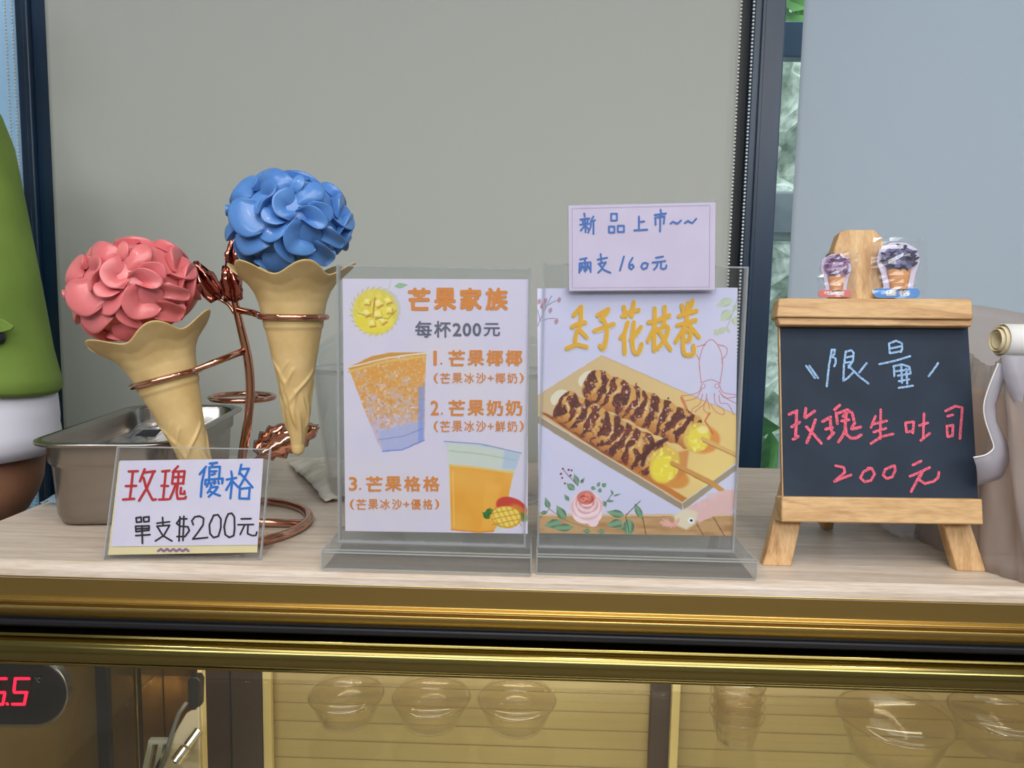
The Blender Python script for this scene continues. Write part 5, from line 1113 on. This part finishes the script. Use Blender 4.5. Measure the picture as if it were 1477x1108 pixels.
obj('seam', MB().tube(smooth_path([V(*a_, .6015) for a_ in fe]), .0006, 6), m_white, fl, smooth=True)
# rolled top: nested paper rolls
ra = V(1449, 490, .64); rl = thing('paper_roll', 'roll of cream and white paper lying on top of the wrapped bags at right', 'roll', ra)
for k, r_ in enumerate((.0138, .0115, .0092, .0070)):
    x0 = ra.x-.003-.0025*k*(1 if k < 3 else .5); pts = []
    sheet = MB(); P = []
    for i in range(25):
        a = 2*PI*i/24; P.append([Vector((x, ra.y+r_*math.sin(a)+.0, ra.z-.0005+r_*math.cos(a))) for x in (x0, ra.x+.05, ra.x+.14)])
    obj('paper_layer', MB().grid(P), m_white if k == 0 else mat('cream_paper', (232, 216, 180), .6), rl, smooth=True, solid=.0007)
# small scraps of film under and behind the easel
crumple('film_scrap', 'thin clear film scrap on the worktop under the easel', 'plastic wrap', [G(1255, 757)+Vector((0, .06, 0)), G(1300, 785), G(1372, 772), G(1385, 757)+Vector((0, .03, 0))], lambda u, v: .002+.006*math.sin(PI*u)*math.sin(PI*v), clear('film_scrap', (.95, .95, .96), .15, ior=1.4, milky=.22), amp=.003, seed=9)
crumple('film_scrap', 'blue white crumpled sheet standing in for a reflection beside the steel pan at the far left', 'plastic wrap', [Vector((-.500, .73, ZT+.002)), Vector((-.470, .73, ZT+.002)), Vector((-.490, .85, ZT+.002)), Vector((-.502, .83, ZT+.002))], lambda u, v: .001+.008*math.sin(PI*u)*math.sin(PI*v), clear('blue_reflection', (.9, .95, .98), .15, milky=.6, milk=(190, 214, 235)), amp=.003, seed=12)  # pale sheet stands in for a bluish reflection past the counter end

# ------------------------------------------------------------------ clear tubs in the case, some added in place of faint reflections
m_lid = clear('dome_lid', (.965, .95, .92), .12, ior=1.35, milky=.02, milk=(236, 210, 170))
def case_dome(label, px, y, r, h=.05, nest=1, grp='clear domed tubs in the case'):
    cx = V(px, 1040, y).x; zs = ZT-.285
    t = thing('dome_tub', label, 'tub', (cx, y, zs), grp)
    for k in range(nest):
        zz = zs+.0006+.012*k
        obj('tub', MB().lathe([(r*.7, 0), (r*.72, .002), (r*.95, h*.55), (r, h*.58), (r*1.02, h*.62), (r*.97, h*.62), (r*.93, h*.56), (r*.69, .003)], 40, (cx, y, zz)), m_lid, t, smooth=True)
        obj('tub_rim', MB().tube([(cx+r*1.02*math.cos(a), y+r*1.02*math.sin(a), zz+h*.62) for a in np.linspace(0, 2*PI, 40, endpoint=False)], .0009, 6, True), m_lid, t, smooth=True)
    zz = zs+.012*(nest-1)
    obj('lid', MB().lathe([(r*1.0, h*.63)]+[(r*.98*math.cos(a), h*.64+h*.42*math.sin(a)) for a in np.linspace(0, 1.3, 8)], 40, (cx, y, zz)), m_lid, t, smooth=True)
case_dome('clear domed tub added for case reflections below the mango poster, left one', 500, .84, .044)
case_dome('clear domed tub added for case reflections below the mango poster, middle one', 622, .84, .046)
case_dome('clear domed tub added for case reflections under the gap between the posters', 745, .84, .046)
case_dome('nested clear tubs in the case right of the cream mullion', 1062, .82, .030, .055, 4)
case_dome('large clear domed tub added for case reflections at the right', 1290, .80, .060, .075)
case_dome('clear domed tub in the case at the far right edge', 1440, .83, .052, .06)
case_dome('clear domed tub near the thermometer at the left', 150, .88, .040)

# ------------------------------------------------------------------ person at the left, mostly outside the picture
m_skin = noisy(mat('skin', (150, 104, 80), .5), (144, 98, 74), (158, 112, 86), nscale=20); m_green = noisy(mat('green_cloth', (108, 134, 52), .8), (100, 126, 46), (116, 142, 58), nscale=12); m_wht = noisy(mat('white_cloth', (218, 216, 230), .8), (212, 210, 226), (224, 222, 234), nscale=12)
m_dkc = mat('dark_cloth', (40, 42, 50), .85); m_hair = mat('dark_hair', (24, 20, 18), .5)
PX, PY = -0.93, 0.98
person = thing('person', 'person in a green short sleeved top over a white sleeve, elbow beside the steel pan', 'person', (PX, PY, 0))
def skinned(name, verts, edges, rad, m, parent, root=0, sub=2):
    me = bpy.data.meshes.new(name); org = ORG[parent.name]; me.from_pydata([tuple(Vector(v)-org) for v in verts], edges, []); me.update(); o_ = bpy.data.objects.new(name, me); COL.objects.link(o_); o_.parent = parent; ORG[o_.name] = org
    sm = o_.modifiers.new('skin', 'SKIN'); sm.use_smooth_shade = True
    for i, d in enumerate(me.skin_vertices[0].data): d.radius = (rad[i], rad[i]) if not hasattr(rad[i], '__len__') else rad[i]; d.use_root = (i == root)
    s_ = o_.modifiers.new('sub', 'SUBSURF'); s_.levels = sub; s_.render_levels = sub
    dg = bpy.context.evaluated_depsgraph_get(); mm = bpy.data.meshes.new_from_object(o_.evaluated_get(dg)); o_.modifiers.clear(); o_.data = mm; mm.shade_smooth(); mm.materials.clear(); mm.materials.append(m); return o_
SH = Vector((-.745, .885, 1.40)); EL = Vector((-.632, .832, 1.01)); WR = Vector((-.69, .62, 1.02))
vs = [(PX, PY, .93), (PX, PY, 1.10), (PX, PY-.01, 1.30), (PX, PY, 1.43), (PX, PY-.005, 1.52), (PX, PY-.02, 1.62), (PX, PY-.02, 1.70),
      tuple(SH), tuple(SH.lerp(EL, .5)), tuple(EL), tuple(EL.lerp(WR, .5)), tuple(WR),
      (2*PX-SH.x, PY, 1.40), (2*PX-SH.x-.03, PY, 1.22), (2*PX-SH.x-.05, PY-.02, 1.07), (2*PX-SH.x-.03, PY-.10, .94), (2*PX-SH.x-.01, PY-.19, .84),
      (PX+.09, PY, .86), (PX+.10, PY-.01, .48), (PX+.10, PY+.01, .10), (PX+.10, PY-.12, .035), (PX-.09, PY, .86), (PX-.10, PY-.01, .48), (PX-.10, PY+.01, .10), (PX-.10, PY-.12, .035)]
ed = [(0, 1), (1, 2), (2, 3), (3, 4), (4, 5), (5, 6), (3, 7), (7, 8), (8, 9), (9, 10), (10, 11), (3, 12), (12, 13), (13, 14), (14, 15), (15, 16), (0, 17), (17, 18), (18, 19), (19, 20), (0, 21), (21, 22), (22, 23), (23, 24)]
rad = [(.15, .10), (.13, .095), (.15, .10), (.10, .08), (.052, .052), (.078, .088), (.062, .072), .058, .046, .042, .036, .026, .058, .046, .040, .034, .026, .085, .058, .042, .034, .085, .058, .042, .034]
skinned('body', vs, ed, rad, m_skin, person)
# hands: palm plus five bent fingers each
def hand(w, d, upv, flip, nm='hand'):
    w = Vector(w); d = Vector(d).normalized(); up_ = Vector(upv); sd = d.cross(up_).normalized()*flip; up_ = sd.cross(d).normalized()*flip
    v = [w, w+d*.035, w+d*.07]; e_ = [(0, 1), (1, 2)]; r = [.024, (.034, .016), (.034, .014)]
    h_ = skinned(nm, v, e_, r, m_skin, person)
    for k, (off, L_) in enumerate(((-.026, .062), (-.009, .072), (.009, .068), (.025, .052))):
        p = w+d*.062+sd*off; f = [p, p+d*L_*.45, p+d*L_*.78-up_*L_*.18, p+d*L_*.92-up_*L_*.40]
        skinned('finger', f, [(0, 1), (1, 2), (2, 3)], [.0095, .0088, .008, .0068], m_skin, h_)
    p = w+d*.022-sd*.022; f = [p, p-sd*.026+d*.018, p-sd*.034+d*.046-up_*.006]; skinned('thumb', f, [(0, 1), (1, 2)], [.012, .0105, .0085], m_skin, h_)
hand(WR, WR-EL, (0, 0, 1), 1); wl = Vector(vs[16]); hand(wl, wl-Vector(vs[15]), (-1, 0, .3), -1)
# head details
hc = Vector((PX, PY-.02, 1.655))
fc = MB()
hd = obj('head_cap', MB().lathe([(.083*math.cos(a)+.0001, .095*math.sin(a)) for a in np.linspace(-.15, PI/2, 12)], 32, hc+Vector((0, .010, .028))), m_hair, person, smooth=True, label='short dark hair')
for s_ in (-1, 1):
    e_ = MB(); e_.lathe([(.0115*math.sin(PI*i/8), -.0115*math.cos(PI*i/8)) for i in range(9)], 14, hc+Vector((s_*.030, -.074, .0))); obj('eye', e_, m_white, person, smooth=True)
    e_ = MB(); e_.lathe([(.005*math.sin(PI*i/6), -.005*math.cos(PI*i/6)) for i in range(7)], 10, hc+Vector((s_*.030, -.083, .0))); obj('pupil', e_, m_hair, person, smooth=True)
    skinned('ear', [hc+Vector((s_*.078, .0, -.02)), hc+Vector((s_*.086, .008, .0)), hc+Vector((s_*.084, .01, .02))], [(0, 1), (1, 2)], [.007, .012, .010], m_skin, person)
skinned('nose', [hc+Vector((0, -.080, .012)), hc+Vector((0, -.094, -.018)), hc+Vector((0, -.090, -.026))], [(0, 1), (1, 2)], [.007, .010, .009], m_skin, person)
skinned('mouth', [hc+Vector((-.02, -.078, -.050)), hc+Vector((0, -.084, -.050)), hc+Vector((.02, -.078, -.050))], [(0, 1), (1, 2)], [.004, .006, .004], mat('lips', (150, 80, 74), .5), person)
# clothes
def tor(zs, m, nm, lab):
    P = []
    for k in range(40):
        a = 2*PI*k/40; row = []
        for z_, rx_, ry_ in zs:
            f_ = 1+.02*math.sin(a*5+z_*9); row.append((PX+rx_*f_*math.cos(a), PY+ry_*f_*math.sin(a), z_))
        P.append(row)
    return obj(nm, MB().grid(P, True), m, person, smooth=True, solid=.004, label=lab)
skinned('shoulder_yoke', [(PX, PY, 1.38), (PX+.09, PY-.03, 1.41), tuple(SH+Vector((-.03, .0, .015))), tuple(SH.lerp(EL, .2))], [(0, 1), (1, 2), (2, 3)], [.105, .090, .074, .066], m_green, person)
skinned('shoulder_yoke', [(PX, PY, 1.38), (PX-.09, PY, 1.41), (2*PX-SH.x, PY, 1.40), (2*PX-SH.x-.02, PY, 1.27), (2*PX-SH.x-.035, PY, 1.18)], [(0, 1), (1, 2), (2, 3), (3, 4)], [.105, .090, .076, .070, .070], m_green, person)
tor([(.90, .175, .13), (1.0, .17, .125), (1.15, .168, .122), (1.3, .175, .122), (1.40, .17, .115), (1.455, .11, .09), (1.475, .065, .065)], m_green, 'green_top', 'green top')
tor([(.84, .176, .132), (.90, .172, .128), (1.0, .168, .12)], m_wht, 'white_shirt', 'white shirt hem')
tor([(.55, .20, .15), (.75, .185, .14), (.93, .168, .122)], m_dkc, 'dark_apron', 'dark skirt of the apron')
for s_ in (1, -1):
    P = []
    for k in range(20):
        a = 2*PI*k/20; P.append([(PX+s_*.10+r_*math.cos(a), PY+r_*math.sin(a), z_) for z_, r_ in ((.08, .065), (.3, .068), (.5, .080), (.85, .10))])
    obj('trouser_leg', MB().grid(P, True), m_dkc, person, smooth=True, solid=.003)
    P = []
    foot = MB().slab([(PX+s_*.10+x, PY+y, 0.001) for x, y in ((-.045, .06), (.045, .06), (.05, -.12), (.03, -.19), (-.03, -.19), (-.05, -.12))], (0, 0, .075)); obj('shoe', foot, m_hair, person, bevel=.02, seg=3)
# right-hand sleeves: loft whose outer side follows the arm
def sleeve(rows, m, nm, lab, thick=.002):
    """rows: (px of outer edge, py, depth, radius)"""
    P = []
    n = 40
    for k in range(n):
        a = 2*PI*k/n; row = []
        for (px_, py_, yy, r_, dz) in rows:
            o_ = V(px_, py_, yy); f_ = 1+.012*math.sin(a*4+o_.z*30)
            rd = Vector((o_.x, o_.y)).normalized(); cx_ = o_.x-r_*rd.y; cy_ = o_.y+r_*rd.x
            row.append((cx_+r_*f_*math.cos(a), cy_+r_*math.sin(a)*f_, o_.z+dz*(1-math.cos(a))/2))
        P.append(row)
    return obj(nm, MB().grid(P, True), m, person, smooth=True, solid=thick, label=lab)
yA = .875
sleeve([(-60, 80, .92, .05, .02), (-22, 125, .91, .062, .01), (2, 172, .90, .068, 0), (20, 215, .895, .072, 0), (37, 290, .885, .076, 0), (51, 370, yA, .080, 0.003), (64, 440, yA, .083, .008), (78, 505, yA, .087, .014), (88, 540, yA, .090, .022), (91.5, 556, yA, .091, .026), (88, 562, yA, .086, .026), (82, 553, yA, .080, .024)], m_green, 'green_sleeve', 'green sleeve with a black button tab')
sleeve([(74, 520, yA, .070, .01), (80, 548, yA, .0755, .008), (84, 570, yA, .078, 0), (86, 595, yA, .0785, 0), (85.5, 606, yA, .078, 0), (87.5, 616, yA, .079, 0), (87, 632, yA, .077, 0), (80, 646, yA, .073, -.004), (72, 647, yA, .066, -.004)], m_wht, 'white_sleeve', 'white under-sleeve')
sleeve([(48, 560, yA, .045, 0), (62, 640, yA, .056, 0), (64.5, 662, yA, .057, 0), (63, 684, yA, .056, 0), (56, 706, yA, .052, 0), (42, 730, yA, .042, 0), (15, 752, yA, .022, 0), (-12, 758, yA, .003, 0)], m_skin, 'elbow', 'bare brown elbow', .001)
e0 = V(74, 487, yA); rd0 = Vector((e0.x, e0.y)).normalized(); c0 = Vector((e0.x-.086*rd0.y, e0.y+.086*rd0.x)); d0 = ray(-2, 487); d0 = Vector((d0[0], d0[1])); dz0 = ray(-2, 487)[2]
qa = d0.dot(d0); qb = -2*d0.dot(c0); qc = c0.dot(c0)-.0875**2; tt = (-qb-math.sqrt(max(qb*qb-4*qa*qc, 0)))/(2*qa); bt = Vector((d0.x*tt, d0.y*tt, ZC+dz0*tt))
bto = obj('button', MB().tube([bt+Vector((0, -.007, 0)), bt+Vector((0, .001, 0))], .0075, 20), m_black, person, label='round black button')
tabp = Plane(bt+Vector((0, -.003, 0)), (0, -1, 0)); obj('button_tab', MB().slab([tabp.hit(*p) for p in ((-25, 462), (2, 460), (19, 471), (16, 476), (2, 480), (-25, 480))], (0, .003, 0)), m_green, person, bevel=.001)
